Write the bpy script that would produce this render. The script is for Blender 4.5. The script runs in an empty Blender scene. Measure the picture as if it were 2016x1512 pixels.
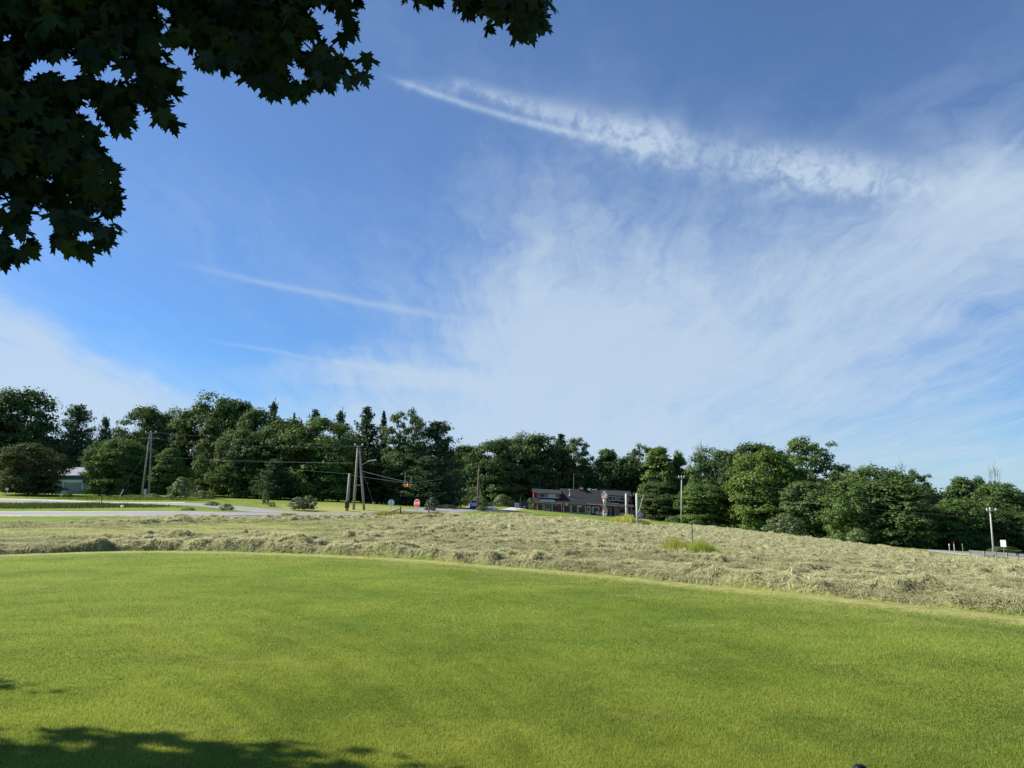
import bpy, math, random
import numpy as np
from mathutils import Vector, Matrix
R = math.radians
sc = bpy.context.scene
col = sc.collection
# ---------------------------------------------------------------- camera
PITCH = R(8.8); CAMZ = 1.6
cam = bpy.data.cameras.new('camera'); camo = bpy.data.objects.new('camera', cam); col.objects.link(camo)
cam.lens = 26; cam.sensor_width = 36; cam.clip_end = 12000; cam.clip_start = 0.05
camo.location = (0, 0, CAMZ); camo.rotation_euler = (math.pi/2 + PITCH, 0, 0)
sc.camera = camo
sc.render.resolution_x = 1024; sc.render.resolution_y = 768
# ---------------------------------------------------------------- colour management
sc.view_settings.view_transform = 'Standard'; sc.view_settings.look = 'None'
sc.view_settings.exposure = 0.72; sc.view_settings.gamma = 1.0
# ---------------------------------------------------------------- sun (front-left of the camera, high)
SUN_EL = R(38); SUN_AZ = R(-76)          # azimuth from +Y, negative = left
sdir = Vector((math.sin(SUN_AZ)*math.cos(SUN_EL), math.cos(SUN_AZ)*math.cos(SUN_EL), math.sin(SUN_EL)))
sun = bpy.data.lights.new('sun', 'SUN'); suno = bpy.data.objects.new('sun', sun); col.objects.link(suno)
sun.energy = 5.2; sun.angle = R(0.53); sun.color = (1.0, 0.93, 0.80)
suno.rotation_euler = sdir.to_track_quat('Z', 'Y').to_euler()
# ---------------------------------------------------------------- node expression helper
class NB:
    def __init__(s, tree): s.t = tree
    def n(s, kind, **kw):
        nd = s.t.nodes.new(kind)
        for k, v in kw.items(): setattr(nd, k, v)
        return nd
    def m(s, op, a, b=0.0, c=None, clamp=False):
        nd = s.n('ShaderNodeMath', operation=op, use_clamp=clamp)
        for i, x in enumerate((a, b) if c is None else (a, b, c)):
            if isinstance(x, (int, float)): nd.inputs[i].default_value = x
            else: s.t.links.new(x, nd.inputs[i])
        return nd.outputs[0]
    def link(s, a, b): s.t.links.new(a, b)
    def noise(s, vec, scale, detail=5, rough=.55, dist=0.0, lac=2.0):
        nd = s.n('ShaderNodeTexNoise'); nd.inputs['Scale'].default_value = scale
        nd.inputs['Detail'].default_value = detail; nd.inputs['Roughness'].default_value = rough
        nd.inputs['Distortion'].default_value = dist; nd.inputs['Lacunarity'].default_value = lac
        if vec is not None: s.link(vec, nd.inputs['Vector'])
        return nd.outputs[0]
    def comb(s, x, y, z=0.0):
        nd = s.n('ShaderNodeCombineXYZ')
        for i, q in enumerate((x, y, z)):
            if isinstance(q, (int, float)): nd.inputs[i].default_value = q
            else: s.link(q, nd.inputs[i])
        return nd.outputs[0]
    def mix(s, f, a, b):
        nd = s.n('ShaderNodeMix', data_type='RGBA')
        if isinstance(f, (int, float)): nd.inputs[0].default_value = f
        else: s.link(f, nd.inputs[0])
        for i, x in ((6, a), (7, b)):
            if isinstance(x, (tuple, list)): nd.inputs[i].default_value = (*x[:3], 1)
            else: s.link(x, nd.inputs[i])
        return nd.outputs[2]
    def ss(s, x, lo, hi):
        nd = s.n('ShaderNodeMapRange', interpolation_type='SMOOTHSTEP')
        s.link(x, nd.inputs[0]); nd.inputs[1].default_value = lo; nd.inputs[2].default_value = hi
        return nd.outputs[0]
    def mapping(s, vec, scale=(1,1,1), rot=(0,0,0), loc=(0,0,0)):
        nd = s.n('ShaderNodeMapping'); nd.inputs['Scale'].default_value = scale
        nd.inputs['Rotation'].default_value = rot; nd.inputs['Location'].default_value = loc
        s.link(vec, nd.inputs['Vector']); return nd.outputs[0]
F = 2016*26/36
def ray(u, v):
    a = (u-1008)/F; b = -(v-756)/F
    return (a, math.cos(PITCH) - b*math.sin(PITCH), math.sin(PITCH) + b*math.cos(PITCH))
def pt(u, v, d):
    a, y, z = ray(u, v); k = d/y
    return (a*k, d, CAMZ + z*k)
def azel(u, v):
    a, y, z = ray(u, v)
    return math.atan2(a, y), math.atan2(z, math.hypot(a, y))
# ---------------------------------------------------------------- world: Nishita sky with cirrus and contrails, laid out by azimuth/elevation
w = bpy.data.worlds.new('World'); sc.world = w; w.use_nodes = True
t = w.node_tree; t.nodes.clear(); b = NB(t)
sky = b.n('ShaderNodeTexSky', sky_type='NISHITA', sun_disc=False, sun_elevation=SUN_EL, sun_rotation=SUN_AZ)
sky.altitude = 300; sky.air_density = 1.0; sky.dust_density = 0.15; sky.ozone_density = 3.6
tc = b.n('ShaderNodeTexCoord'); sep = b.n('ShaderNodeSeparateXYZ'); b.link(tc.outputs['Generated'], sep.inputs[0])
X, Y, Z = sep.outputs
AZ = b.m('ARCTAN2', X, Y); EL = b.m('ARCSINE', Z)
P0 = b.comb(AZ, EL, 0.0)
# domain warp
w1 = b.noise(b.mapping(P0, (1,1.6,1)), 4.0, 4, .6); w2 = b.noise(b.mapping(P0, (1,1.6,1), loc=(7,3,1)), 4.0, 4, .6)
AW = b.m('MULTIPLY_ADD', b.m('SUBTRACT', w1, .5), 0.34, AZ)
EW = b.m('MULTIPLY_ADD', b.m('SUBTRACT', w2, .5), 0.22, EL)
def blob(u, v, ru, rv, rot=0.0, amp=1.0, A=None, E=None):
    a0, e0 = azel(u, v); A = A or AW; E = E or EW
    dx = b.m('SUBTRACT', A, a0); dy = b.m('SUBTRACT', E, e0)
    c, s_ = math.cos(R(rot)), math.sin(R(rot))
    p = b.m('MULTIPLY', b.m('MULTIPLY_ADD', dy, s_, b.m('MULTIPLY', dx, c)), F/ru)
    q = b.m('MULTIPLY', b.m('MULTIPLY_ADD', dx, -s_, b.m('MULTIPLY', dy, c)), F/rv)
    r2 = b.m('ADD', b.m('MULTIPLY', p, p), b.m('MULTIPLY', q, q))
    return b.m('MULTIPLY', b.m('EXPONENT', b.m('MULTIPLY', r2, -1.0)), amp)
def add(*xs):
    r = xs[0]
    for x in xs[1:]: r = b.m('ADD', r, x)
    return r
def trail(p, q, w0, w1_, wob, amp, up=1.0, A=None, E=None, fade=.06):
    """band along a line from p to q (photo pixels turned into directions); w0,w1 widths in radians"""
    (a0, e0), (a1, e1) = azel(*p), azel(*q)
    A = A or AZ; E = E or EL
    L = math.hypot(a1-a0, e1-e0); tx, ty = (a1-a0)/L, (e1-e0)/L
    dx = b.m('SUBTRACT', A, a0); dy = b.m('SUBTRACT', E, e0)
    s_ = b.m('MULTIPLY', b.m('MULTIPLY_ADD', dy, ty, b.m('MULTIPLY', dx, tx)), 1/L)
    n_ = b.m('MULTIPLY_ADD', dy, tx, b.m('MULTIPLY', dx, -ty))
    if wob is not None: n_ = b.m('ADD', n_, wob)
    wd = b.m('MAXIMUM', b.m('MULTIPLY_ADD', s_, w1_-w0, w0), w0*.4)
    g = b.m('DIVIDE', n_, wd)
    g = b.m('EXPONENT', b.m('MULTIPLY', b.m('MULTIPLY', g, g), -1.0))
    ends = b.m('MULTIPLY', b.ss(s_, -fade, fade), b.m('SUBTRACT', 1.0, b.ss(s_, 1-fade, 1+fade)))
    return b.m('MULTIPLY', b.m('MULTIPLY', g, ends), amp)
base = add(blob(1180, 600, 330, 250, 0, .62), blob(1700, 590, 560, 150, 10, .50), blob(1320, 790, 900, 130, 0, .42),
           blob(1080, 430, 300, 120, -8, .26), blob(20, 730, 400, 125, -28, .86), blob(0, 600, 130, 150, 0, .2),
           blob(730, 735, 240, 32, -4, .42), blob(980, 720, 260, 170, 0, .35), blob(250, 840, 500, 60, 0, .35), blob(1400, 960, 1500, 130, 0, .55), blob(300, 960, 1500, 110, 0, .4),
           blob(1900, 450, 300, 90, 12, .35), blob(600, 520, 380, 90, -10, .14), blob(1950, 330, 520, 280, 25, .27),
           blob(1000, 130, 520, 120, -12, .15), blob(300, 430, 400, 160, 0, .12))
# anisotropic cirrus fibres: rising to the right, finer detail
f1 = b.noise(b.mapping(b.comb(AW, EW, 0), (1.5, 7, 1), (0, 0, R(-24))), 2.2, 9, .62, .4)
f2 = b.noise(b.mapping(P0, (2.2, 12, 1), (0, 0, R(-33)), (3, 1, 0)), 3.0, 8, .6, .25)
ZP = b.m('ADD', b.m('MAXIMUM', Z, 0.0), .10)
PX = b.m('ADD', b.m('DIVIDE', X, ZP), b.m('MULTIPLY', b.m('SUBTRACT', w1, .5), .55)); PY = b.m('ADD', b.m('DIVIDE', Y, ZP), b.m('MULTIPLY', b.m('SUBTRACT', w2, .5), .8))
PP = b.comb(PX, PY, 0)
g1_ = b.noise(b.mapping(PP, (3.4, .55, 1), (0, 0, R(7))), 1.3, 9, .64, .25)
g2_ = b.noise(b.mapping(PP, (9.0, .9, 1), (0, 0, R(3)), (4, 2, 0)), 1.6, 8, .66, .15)
f3 = b.noise(b.mapping(b.comb(AW, EW, 0), (2, 3.4, 1), (0, 0, R(8)), (1, 9, 0)), 5.0, 10, .66, .6)
fib = add(b.m('MULTIPLY', f1, .20), b.m('MULTIPLY', f3, .20), b.m('MULTIPLY', g1_, .36), b.m('MULTIPLY', g2_, .24))
thr = b.m('MULTIPLY', b.m('SUBTRACT', fib, .5), 3.3)
dens = b.m('ADD', base, b.m('MULTIPLY', thr, b.m('ADD', b.m('MINIMUM', base, .55), .14)))
dens = b.m('MULTIPLY', b.ss(dens, -.02, 1.25), 1.0)
# contrails
cn = b.noise(b.mapping(P0, (1, 1, 1), loc=(2, 2, 0)), 46.0, 8, .64, .35)
cn2 = b.noise(b.mapping(P0, (1, 1, 1), loc=(5, 2, 0)), 7.0, 5, .6, .3)
wob = b.m('MULTIPLY', b.m('SUBTRACT', cn, .5), 0.022)
fl = b.ss(b.m('ADD', b.m('MULTIPLY', cn, .62), b.m('MULTIPLY', cn2, .38)), .30, .72)
c1 = trail((890, 172), (1340, 292), .006, .026, b.m('ADD', wob, -.008), .60)
c1b = trail((1150, 250), (1740, 350), 0.024, .030, b.m('ADD', wob, -0.002), .60, fade=.25)
c1c = trail((1480, 318), (2040, 385), .026, .024, b.m('ADD', wob, 0.0), .62, fade=.2)
core = trail((800, 165), (1310, 297), .0035, .006, b.m('MULTIPLY', wob, .12), .50, fade=.12)
c3 = trail((790, 163), (910, 180), .005, .012, b.m('MULTIPLY', wob, .8), .30, fade=.15)
ctr = b.m('MULTIPLY', add(c1, c1b, c1c, c3), b.m('MULTIPLY_ADD', fl, 1.05, .12))
c2 = trail((420, 533), (900, 626), .004, .005, b.m('MULTIPLY', b.m('SUBTRACT', cn2, .5), .010), .30, fade=.25)
c4 = trail((440, 675), (860, 742), .002, .005, b.m('MULTIPLY', b.m('SUBTRACT', cn2, .5), .014), .22, fade=.2)
c5 = trail((1880, 400), (2030, 245), .006, .004, b.m('MULTIPLY', wob, .25), .22, fade=.2)
ctr = add(ctr, b.m('MULTIPLY', core, b.m('MULTIPLY_ADD', fl, .5, .6)), c2, c4, c5)
cd = b.m('SUBTRACT', 1.0, b.m('MULTIPLY', b.m('SUBTRACT', 1.0, b.m('MULTIPLY', dens, .86)), b.m('SUBTRACT', 1.0, b.m('MINIMUM', ctr, .8))), clamp=True)
skyc = sky.outputs[0]
hs = b.n('ShaderNodeHueSaturation'); hs.inputs['Hue'].default_value = 0.503; hs.inputs['Saturation'].default_value = 1.04; hs.inputs['Value'].default_value = 1.0
b.link(skyc, hs.inputs['Color'])
CLOUD = (3.45, 4.2, 5.05)
grad = b.mix(b.ss(EL, -.02, .62), (.32, .58, .82), (.74, .81, .87))
mul = b.n('ShaderNodeMix', data_type='RGBA', blend_type='MULTIPLY'); mul.inputs[0].default_value = 1
b.link(hs.outputs[0], mul.inputs[6]); b.link(grad, mul.inputs[7])
colr = b.mix(cd, mul.outputs[2], CLOUD)
bg = b.n('ShaderNodeBackground'); b.link(colr, bg.inputs[0]); bg.inputs[1].default_value = 0.10
out = b.n('ShaderNodeOutputWorld'); b.link(bg.outputs[0], out.inputs[0])

# ================================================================ materials
MATS = {}
def principled(name, c, rough=.7, metal=0.0, noise=0.0, nscale=8.0, spec=.3, emis=None):
    if name in MATS: return MATS[name]
    m = bpy.data.materials.new(name); m.use_nodes = True; tt = m.node_tree; nb = NB(tt)
    p = tt.nodes['Principled BSDF']; p.inputs['Roughness'].default_value = rough; p.inputs['Metallic'].default_value = metal
    p.inputs['Specular IOR Level'].default_value = spec
    if noise > 0:
        tcn = nb.n('ShaderNodeTexCoord'); nz = nb.noise(tcn.outputs['Object'], nscale, 5, .6)
        lo = tuple(x*(1-noise) for x in c); hi = tuple(min(1, x*(1+noise)) for x in c)
        nb.link(nb.mix(nb.ss(nz, .3, .7), lo, hi), p.inputs['Base Color'])
    else: p.inputs['Base Color'].default_value = (*c, 1)
    MATS[name] = m; return m
def lawn_patches(nb, c):
    """clover (cooler green) and thin dry streaks in the lawn, by place on the ground"""
    tcn = nb.n('ShaderNodeTexCoord'); PO = tcn.outputs['Object']
    a = nb.noise(nb.mapping(PO, (.55, 1.5, 1), (0, 0, R(-14))), 1.0, 5, .6, .3); d = nb.noise(nb.mapping(PO, (.5, 2.0, 1), (0, 0, R(-16)), (5, 3, 0)), .9, 6, .65, .4)
    s1 = nb.noise(PO, 7.0, 3, .6)
    c = nb.mix(nb.m('MULTIPLY', nb.ss(a, .52, .70), .42), c, (.085, .160, .024))
    return nb.mix(nb.m('MULTIPLY', nb.m('MULTIPLY', nb.ss(d, .58, .72), .55), nb.ss(s1, .35, .6)), c, (.36, .33, .13))
def leaf_mat(name, dark, light, trans=.35, gloss=.06, objcol=True, patches=False):
    m = bpy.data.materials.new(name); m.use_nodes = True; tt = m.node_tree; tt.nodes.clear(); nb = NB(tt)
    at = nb.n('ShaderNodeAttribute', attribute_name='tint')
    c = nb.mix(at.outputs['Fac'], dark, light)
    if patches: c = lawn_patches(nb, c)
    if objcol:
        oi = nb.n('ShaderNodeObjectInfo'); mm = nb.n('ShaderNodeMix', data_type='RGBA', blend_type='MULTIPLY'); mm.inputs[0].default_value = 1
        nb.link(c, mm.inputs[6]); nb.link(oi.outputs['Color'], mm.inputs[7]); c = mm.outputs[2]
    d = nb.n('ShaderNodeBsdfDiffuse'); nb.link(c, d.inputs[0])
    tr = nb.n('ShaderNodeBsdfTranslucent')
    hsv = nb.n('ShaderNodeHueSaturation'); hsv.inputs['Hue'].default_value = .485; hsv.inputs['Value'].default_value = 1.3; nb.link(c, hsv.inputs['Color'])
    nb.link(hsv.outputs[0], tr.inputs[0])
    mx = nb.n('ShaderNodeMixShader'); mx.inputs[0].default_value = trans; nb.link(d.outputs[0], mx.inputs[1]); nb.link(tr.outputs[0], mx.inputs[2])
    g = nb.n('ShaderNodeBsdfGlossy'); g.inputs['Roughness'].default_value = .55; g.inputs[0].default_value = (1, 1, 1, 1)
    m2 = nb.n('ShaderNodeMixShader'); m2.inputs[0].default_value = gloss; nb.link(mx.outputs[0], m2.inputs[1]); nb.link(g.outputs[0], m2.inputs[2])
    o = nb.n('ShaderNodeOutputMaterial'); nb.link(m2.outputs[0], o.inputs[0])
    MATS[name] = m; return m
M_leaf = leaf_mat('tree_foliage', (.040, .075, .024), (.100, .168, .042), trans=.30, gloss=.012)
M_needle = leaf_mat('conifer_needles', (.036, .074, .032), (.088, .150, .058), trans=.25, gloss=.012)
M_bush = leaf_mat('shrub_foliage', (.034, .072, .014), (.092, .160, .028), trans=.35)
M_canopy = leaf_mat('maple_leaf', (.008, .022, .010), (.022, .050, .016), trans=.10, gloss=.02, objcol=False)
M_blade = leaf_mat('lawn_blades', (.122, .186, .018), (.31, .365, .062), trans=.45, gloss=.03, objcol=False, patches=True)
M_tall = leaf_mat('tall_grass', (.08, .13, .025), (.50, .46, .17), trans=.35, gloss=.02)
M_hay = leaf_mat('hay_strands', (.185, .198, .092), (.57, .565, .32), trans=.30, gloss=.02, objcol=False)
M_bark = principled('bark', (.10, .085, .065), .9, noise=.5, nscale=6)
M_twig = principled('bare_twig', (.20, .18, .16), .9)
M_pole = principled('weathered_wood', (.29, .26, .22), .85, noise=.3, nscale=5)
M_brownpole = principled('brown_wood', (.16, .105, .075), .85, noise=.3, nscale=5)
M_darkwood = principled('dark_wood', (.055, .05, .04), .85, noise=.3, nscale=8)
M_greypost = principled('grey_post', (.50, .48, .44), .8, noise=.25, nscale=3)
M_palepole = principled('pale_pole', (.46, .45, .42), .7, noise=.15, nscale=3)
M_steel = principled('galvanised_steel', (.45, .46, .47), .45, .7)
M_insul = principled('insulator', (.75, .75, .74), .3)
M_wire = principled('wire', (.16, .18, .19), .6)
M_white = principled('white_paint', (.80, .80, .78), .5, noise=.05)
M_trim = principled('beige_trim', (.66, .52, .48), .6, noise=.08)
M_whitetrim = principled('white_trim', (.72, .73, .74), .6, noise=.06)
M_red = principled('barn_red', (.33, .035, .04), .75, noise=.18, nscale=4)
M_signred = principled('sign_red', (.70, .02, .03), .4)
M_darkred = principled('dark_red', (.20, .015, .03), .6)
M_signback = principled('aluminium_back', (.62, .65, .68), .5, .2)
M_shingle = principled('dark_shingle', (.030, .033, .038), .85, noise=.18, nscale=3)
M_glass = principled('window_glass', (.022, .032, .038), .12, spec=.35)
M_curtain = principled('curtain', (.50, .54, .55), .8, noise=.12, nscale=3)
M_door = principled('grey_door', (.36, .42, .50), .6)
M_rail = principled('dull_rail_steel', (.15, .16, .175), .7, .1)
M_dark = principled('dark_interior', (.02, .02, .022), .9)
M_black = principled('black_plastic', (.012, .012, .014), .5)
M_rubber = principled('tyre_rubber', (.02, .02, .02), .85)
M_yellow = principled('signal_yellow', (.55, .27, .04), .5)
M_lens = principled('signal_lens', (.25, .03, .01), .25)
M_concrete = principled('concrete', (.52, .50, .46), .85, noise=.1)
M_pink = principled('faded_pink', (.90, .52, .53), .7, noise=.12, nscale=2)
M_greyroof = principled('grey_metal_roof', (.27, .31, .36), .5, .2)
M_bluegrey = principled('blue_grey_siding', (.36, .44, .52), .7)
M_teal = principled('teal_band', (.05, .12, .16), .7)
M_orange = principled('orange_reflector', (.75, .28, .12), .5)

# ================================================================ object helpers
def tag(o, label=None, cat=None, group=None, kind=None):
    if label: o['label'] = label
    if cat: o['category'] = cat
    if group: o['group'] = group
    if kind: o['kind'] = kind
    return o
def empty(name, loc=(0, 0, 0), rz=0.0, label=None, cat=None, group=None):
    o = bpy.data.objects.new(name, None); col.objects.link(o); o.location = loc; o.rotation_euler = (0, 0, rz)
    o.empty_display_size = .2
    return tag(o, label, cat, group)
def np_mesh(name, V, Fs, mat, parent=None, tint=None, smooth=False, k=None):
    """V (n,3); Fs (m,k) same-size faces"""
    me = bpy.data.meshes.new(name); V = np.asarray(V, np.float32); Fs = np.asarray(Fs, np.int32)
    m, k = Fs.shape
    me.vertices.add(len(V)); me.vertices.foreach_set('co', V.ravel())
    me.loops.add(m*k); me.loops.foreach_set('vertex_index', Fs.ravel())
    me.polygons.add(m); me.polygons.foreach_set('loop_start', np.arange(0, m*k, k, dtype=np.int32))
    try: me.polygons.foreach_set('loop_total', np.full(m, k, np.int32))
    except Exception: pass
    if smooth: me.polygons.foreach_set('use_smooth', np.ones(m, bool))
    me.update(calc_edges=True); me.validate()
    if tint is not None:
        a = me.attributes.new('tint', 'FLOAT', 'POINT'); a.data.foreach_set('value', np.asarray(tint, np.float32))
    if mat: me.materials.append(mat)
    o = bpy.data.objects.new(name, me); col.objects.link(o)
    if parent: o.parent = parent
    return o
class MB:
    def __init__(s): s.v = []; s.f = []
    def add(s, vs, fs):
        o = len(s.v); s.v += [tuple(x) for x in vs]; s.f += [tuple(i+o for i in f) for f in fs]; return s
    def box(s, x0, x1, y0, y1, z0, z1):
        return s.add([(x0,y0,z0),(x1,y0,z0),(x1,y1,z0),(x0,y1,z0),(x0,y0,z1),(x1,y0,z1),(x1,y1,z1),(x0,y1,z1)],
                     [(0,3,2,1),(4,5,6,7),(0,1,5,4),(1,2,6,5),(2,3,7,6),(3,0,4,7)])
    def prism(s, poly, x0, x1, axis='x', top=None):
        """polygon extruded along an axis; for x: poly is (y,z); y: (x,z); z: (x,y)"""
        top = top or poly; n = len(poly)
        def mk(p, q): return {'x': (q, p[0], p[1]), 'y': (p[0], q, p[1]), 'z': (p[0], p[1], q)}[axis]
        vs = [mk(p, x0) for p in poly] + [mk(p, x1) for p in top]
        fs = [tuple(range(n)), tuple(range(2*n-1, n-1, -1))] + [(i, i+n, (i+1) % n + n, (i+1) % n) for i in range(n)]
        return s.add(vs, fs)
    def tube(s, p, q, r0, r1=None, n=8, cap=True):
        r1 = r0 if r1 is None else r1
        p = Vector(p); q = Vector(q); d = (q-p).normalized()
        a = d.orthogonal().normalized(); c = d.cross(a)
        vs = [p + (a*math.cos(2*math.pi*i/n) + c*math.sin(2*math.pi*i/n))*r0 for i in range(n)]
        vs += [q + (a*math.cos(2*math.pi*i/n) + c*math.sin(2*math.pi*i/n))*r1 for i in range(n)]
        fs = [(i, (i+1) % n, (i+1) % n+n, i+n) for i in range(n)]
        if cap: fs += [tuple(range(n-1, -1, -1)), tuple(range(n, 2*n))]
        return s.add(vs, fs)
    def path(s, pts, r, n=4):
        for a, b_ in zip(pts[:-1], pts[1:]): s.tube(a, b_, r, r, n, cap=False)
        return s
    def lathe(s, prof, n=12, o=(0, 0, 0)):
        """prof list of (r,z)"""
        k = len(prof)
        vs = [(o[0]+r*math.cos(2*math.pi*j/n), o[1]+r*math.sin(2*math.pi*j/n), o[2]+z) for r, z in prof for j in range(n)]
        fs = [(i*n+j, i*n+(j+1) % n, (i+1)*n+(j+1) % n, (i+1)*n+j) for i in range(k-1) for j in range(n)]
        fs += [tuple(range(n-1, -1, -1)), tuple((k-1)*n+j for j in range(n))]
        return s.add(vs, fs)
    def warp(s, fn): s.v = [fn(*p) for p in s.v]; return s
    def build(s, name, mat, parent=None, smooth=False, bevel=0):
        me = bpy.data.meshes.new(name); me.from_pydata(s.v, [], s.f); me.validate(); me.update()
        if smooth:
            for p in me.polygons: p.use_smooth = True
        me.materials.append(mat)
        o = bpy.data.objects.new(name, me); col.objects.link(o)
        if parent: o.parent = parent
        if bevel:
            bv = o.modifiers.new('bevel', 'BEVEL'); bv.width = bevel; bv.segments = 2; bv.limit_method = 'ANGLE'
        return o
def copy_thing(root, loc=None, rz=None, scale=None, label=None, group=None, color=None):
    r = root.copy(); col.objects.link(r)
    if loc is not None: r.location = loc
    if rz is not None: r.rotation_euler = (0, 0, rz)
    if scale is not None: r.scale = scale
    if label: r['label'] = label
    if group: r['group'] = group
    for ch in root.children:
        c = ch.copy(); col.objects.link(c); c.parent = r
        if color: c.color = (*color, 1)
        for g in ch.children:
            d = g.copy(); col.objects.link(d); d.parent = c
    return r
# ---------------------------------------------------------------- numpy noise
_rs = np.random.RandomState(7); _G = _rs.rand(512, 512).astype(np.float64)
def vnoise(x, y):
    xi = np.floor(x).astype(int); yi = np.floor(y).astype(int); fx = x-xi; fy = y-yi
    fx = fx*fx*(3-2*fx); fy = fy*fy*(3-2*fy); g = lambda a, c: _G[a % 512, c % 512]
    return (g(xi, yi)*(1-fx)+g(xi+1, yi)*fx)*(1-fy) + (g(xi, yi+1)*(1-fx)+g(xi+1, yi+1)*fx)*fy
def fbm(x, y, o=4):
    s = 0; a = 1; t_ = 0
    for i in range(o):
        s = s + a*vnoise(x*2**i+17.3*i, y*2**i+5.1*i); t_ += a; a *= .55
    return s/t_
# ================================================================ terrain
def flat_hit(u, v):
    a, y, z = ray(u, v); k = -CAMZ/z
    return (a*k, y*k, 0.0)
EDGE_UV = [(-500, 1100), (-200, 1096), (0, 1092), (150, 1087), (300, 1084), (450, 1086), (600, 1091), (800, 1101), (1000, 1116), (1150, 1128), (1300, 1143),
           (1450, 1157), (1600, 1171), (1800, 1191), (2016, 1214), (2250, 1240), (2600, 1285)]
EDGE = [flat_hit(*p) for p in EDGE_UV]
CTRL = [(x, y, 0.0) for x in (-30, -8, 0, 8, 30) for y in (-60, -10)] + [(x, y, 0.0) for x in (-7, 0, 7) for y in (2, 8)] + [(-20, 10, 0), (22, 2, .0)]
CTRL += [e for e in EDGE[::2]]
for u, v, d in [(2016,1165,20),(2016,1136,35),(2016,1112,70),(2016,1103,97),(1850,1101,75),(1850,1095,93),(1850,1092,105),(1938,1104,85),(1938,1100,98),(2100,1112,85),(2400,1135,50),(2400,1112,90),
    (1600,1121,30),(1600,1086,60),(1600,1069,90),(1600,1060,115),(1750,1077,112),(1800,1081,120),(1300,1087,30),(1300,1056,60),(1300,1040,90),(1300,1032,115),(1340,1031,150),
    (1240,1020,178),(1150,1014,178),(1060,1009,178),(1060,1010,150),(1240,1022,150),(1000,1071,28),(1000,1041,50),(1000,1021,80),(1000,1014,100),(1000,1010,130),(1000,1004,175),
    (900,1003,120),(930,1001,158),(980,996,170),(700,1061,31),(700,1035,48),(700,1021,64),(700,1015,76),(700,1011,88),(700,1000,98),(700,992,112),(700,989,140),(820,1005,100),(820,998,118),
    (560,1009,84),(560,998,98),(560,988,114),
    (400,1051,36),(400,1031,50),(400,1019,63),(400,1008,73),(400,998,86),(400,990,98),(400,984,112),(400,979,135),
    (200,1008,72),(200,992,96),(200,978,120),
    (0,1051,36),(0,1029,51),(0,1018,62),(0,1008,72),(0,990,95),(0,980,110),(0,972,125),(0,965,150),
    (-400,1051,36),(-400,1018,62),(-400,1006,74),(-400,985,98),(-400,974,115),(-400,960,160),
    (1400,1037,118),(1400,1036,145),(1600,1064,145),(1800,1083,145),(1950,1088,122),(1950,1087,160),(1850,1089,115),(1850,1083,126),(1950,1097,107),(2100,1108,98),(2100,1102,112),(2100,1098,150),
    (0,955,250),(500,972,250),(1000,995,260),(1500,1030,250),(2016,1060,250),(2600,1060,250),(-600,950,250)]:
    CTRL.append(pt(u, v, d))
C = np.array(CTRL); n = len(C)
def tps(r2): return np.where(r2 > 1e-9, r2*np.log(r2+1e-12)*.5, 0.0)
SCL = 60.0
Cn = C[:, :2]/SCL
K = tps(((Cn[:, None]-Cn[None])**2).sum(-1)) + np.eye(n)*2e-4
P = np.c_[np.ones(n), Cn]
A = np.zeros((n+3, n+3)); A[:n, :n] = K; A[:n, n:] = P; A[n:, :n] = P.T
W = np.linalg.solve(A, np.r_[C[:, 2], 0, 0, 0])
def H(x, y):
    x = np.atleast_1d(np.asarray(x, float)).copy(); y = np.atleast_1d(np.asarray(y, float)).copy()
    r = np.hypot(x, y); k = np.where(r > 270, 270/np.maximum(r, 1e-6), 1.0)
    back = np.clip((-y)/15, 0, 1)
    x_ = x*k/SCL; y_ = y*k/SCL; out = np.empty(len(x_))
    for i in range(0, len(x_), 40000):
        q = np.c_[x_[i:i+40000], y_[i:i+40000]]
        out[i:i+40000] = tps(((q[:, None]-Cn[None])**2).sum(-1)) @ W[:n] + W[n] + q @ W[n+1:]
    return out*(1-back)
def h(x, y): return float(H(x, y)[0])
def at(u, d):
    """point on the ground under photo column u at forward distance d"""
    v = 981.0
    for _ in range(4):
        x = pt(u, v, d)[0]; z = h(x, d)
        q = d*math.cos(PITCH)+(z-CAMZ)*math.sin(PITCH); v = 756-F*((-d*math.sin(PITCH)+(z-CAMZ)*math.cos(PITCH))/q)
    return (x, d, z)
edge_az = np.array([math.atan2(e[0], e[1]) for e in EDGE]); edge_r = np.array([math.hypot(e[0], e[1]) for e in EDGE])
def edge_at(az): return np.interp(az, edge_az, edge_r)
FAR_UV = [(-500,48),(0,50),(200,52),(400,57),(560,61),(700,66),(850,76),(950,92),(1030,100),(1180,103),(1270,105),(1340,114),(1600,116),(1750,112),(1850,103),(1938,97),(2016,91),(2600,78)]
far_az = np.array([math.atan((u-1008)/F) for u, d in FAR_UV]); far_r = np.array([d/math.cos(math.atan((u-1008)/F)) for u, d in FAR_UV])
def far_at(az): return np.interp(az, far_az, far_r)

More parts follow.
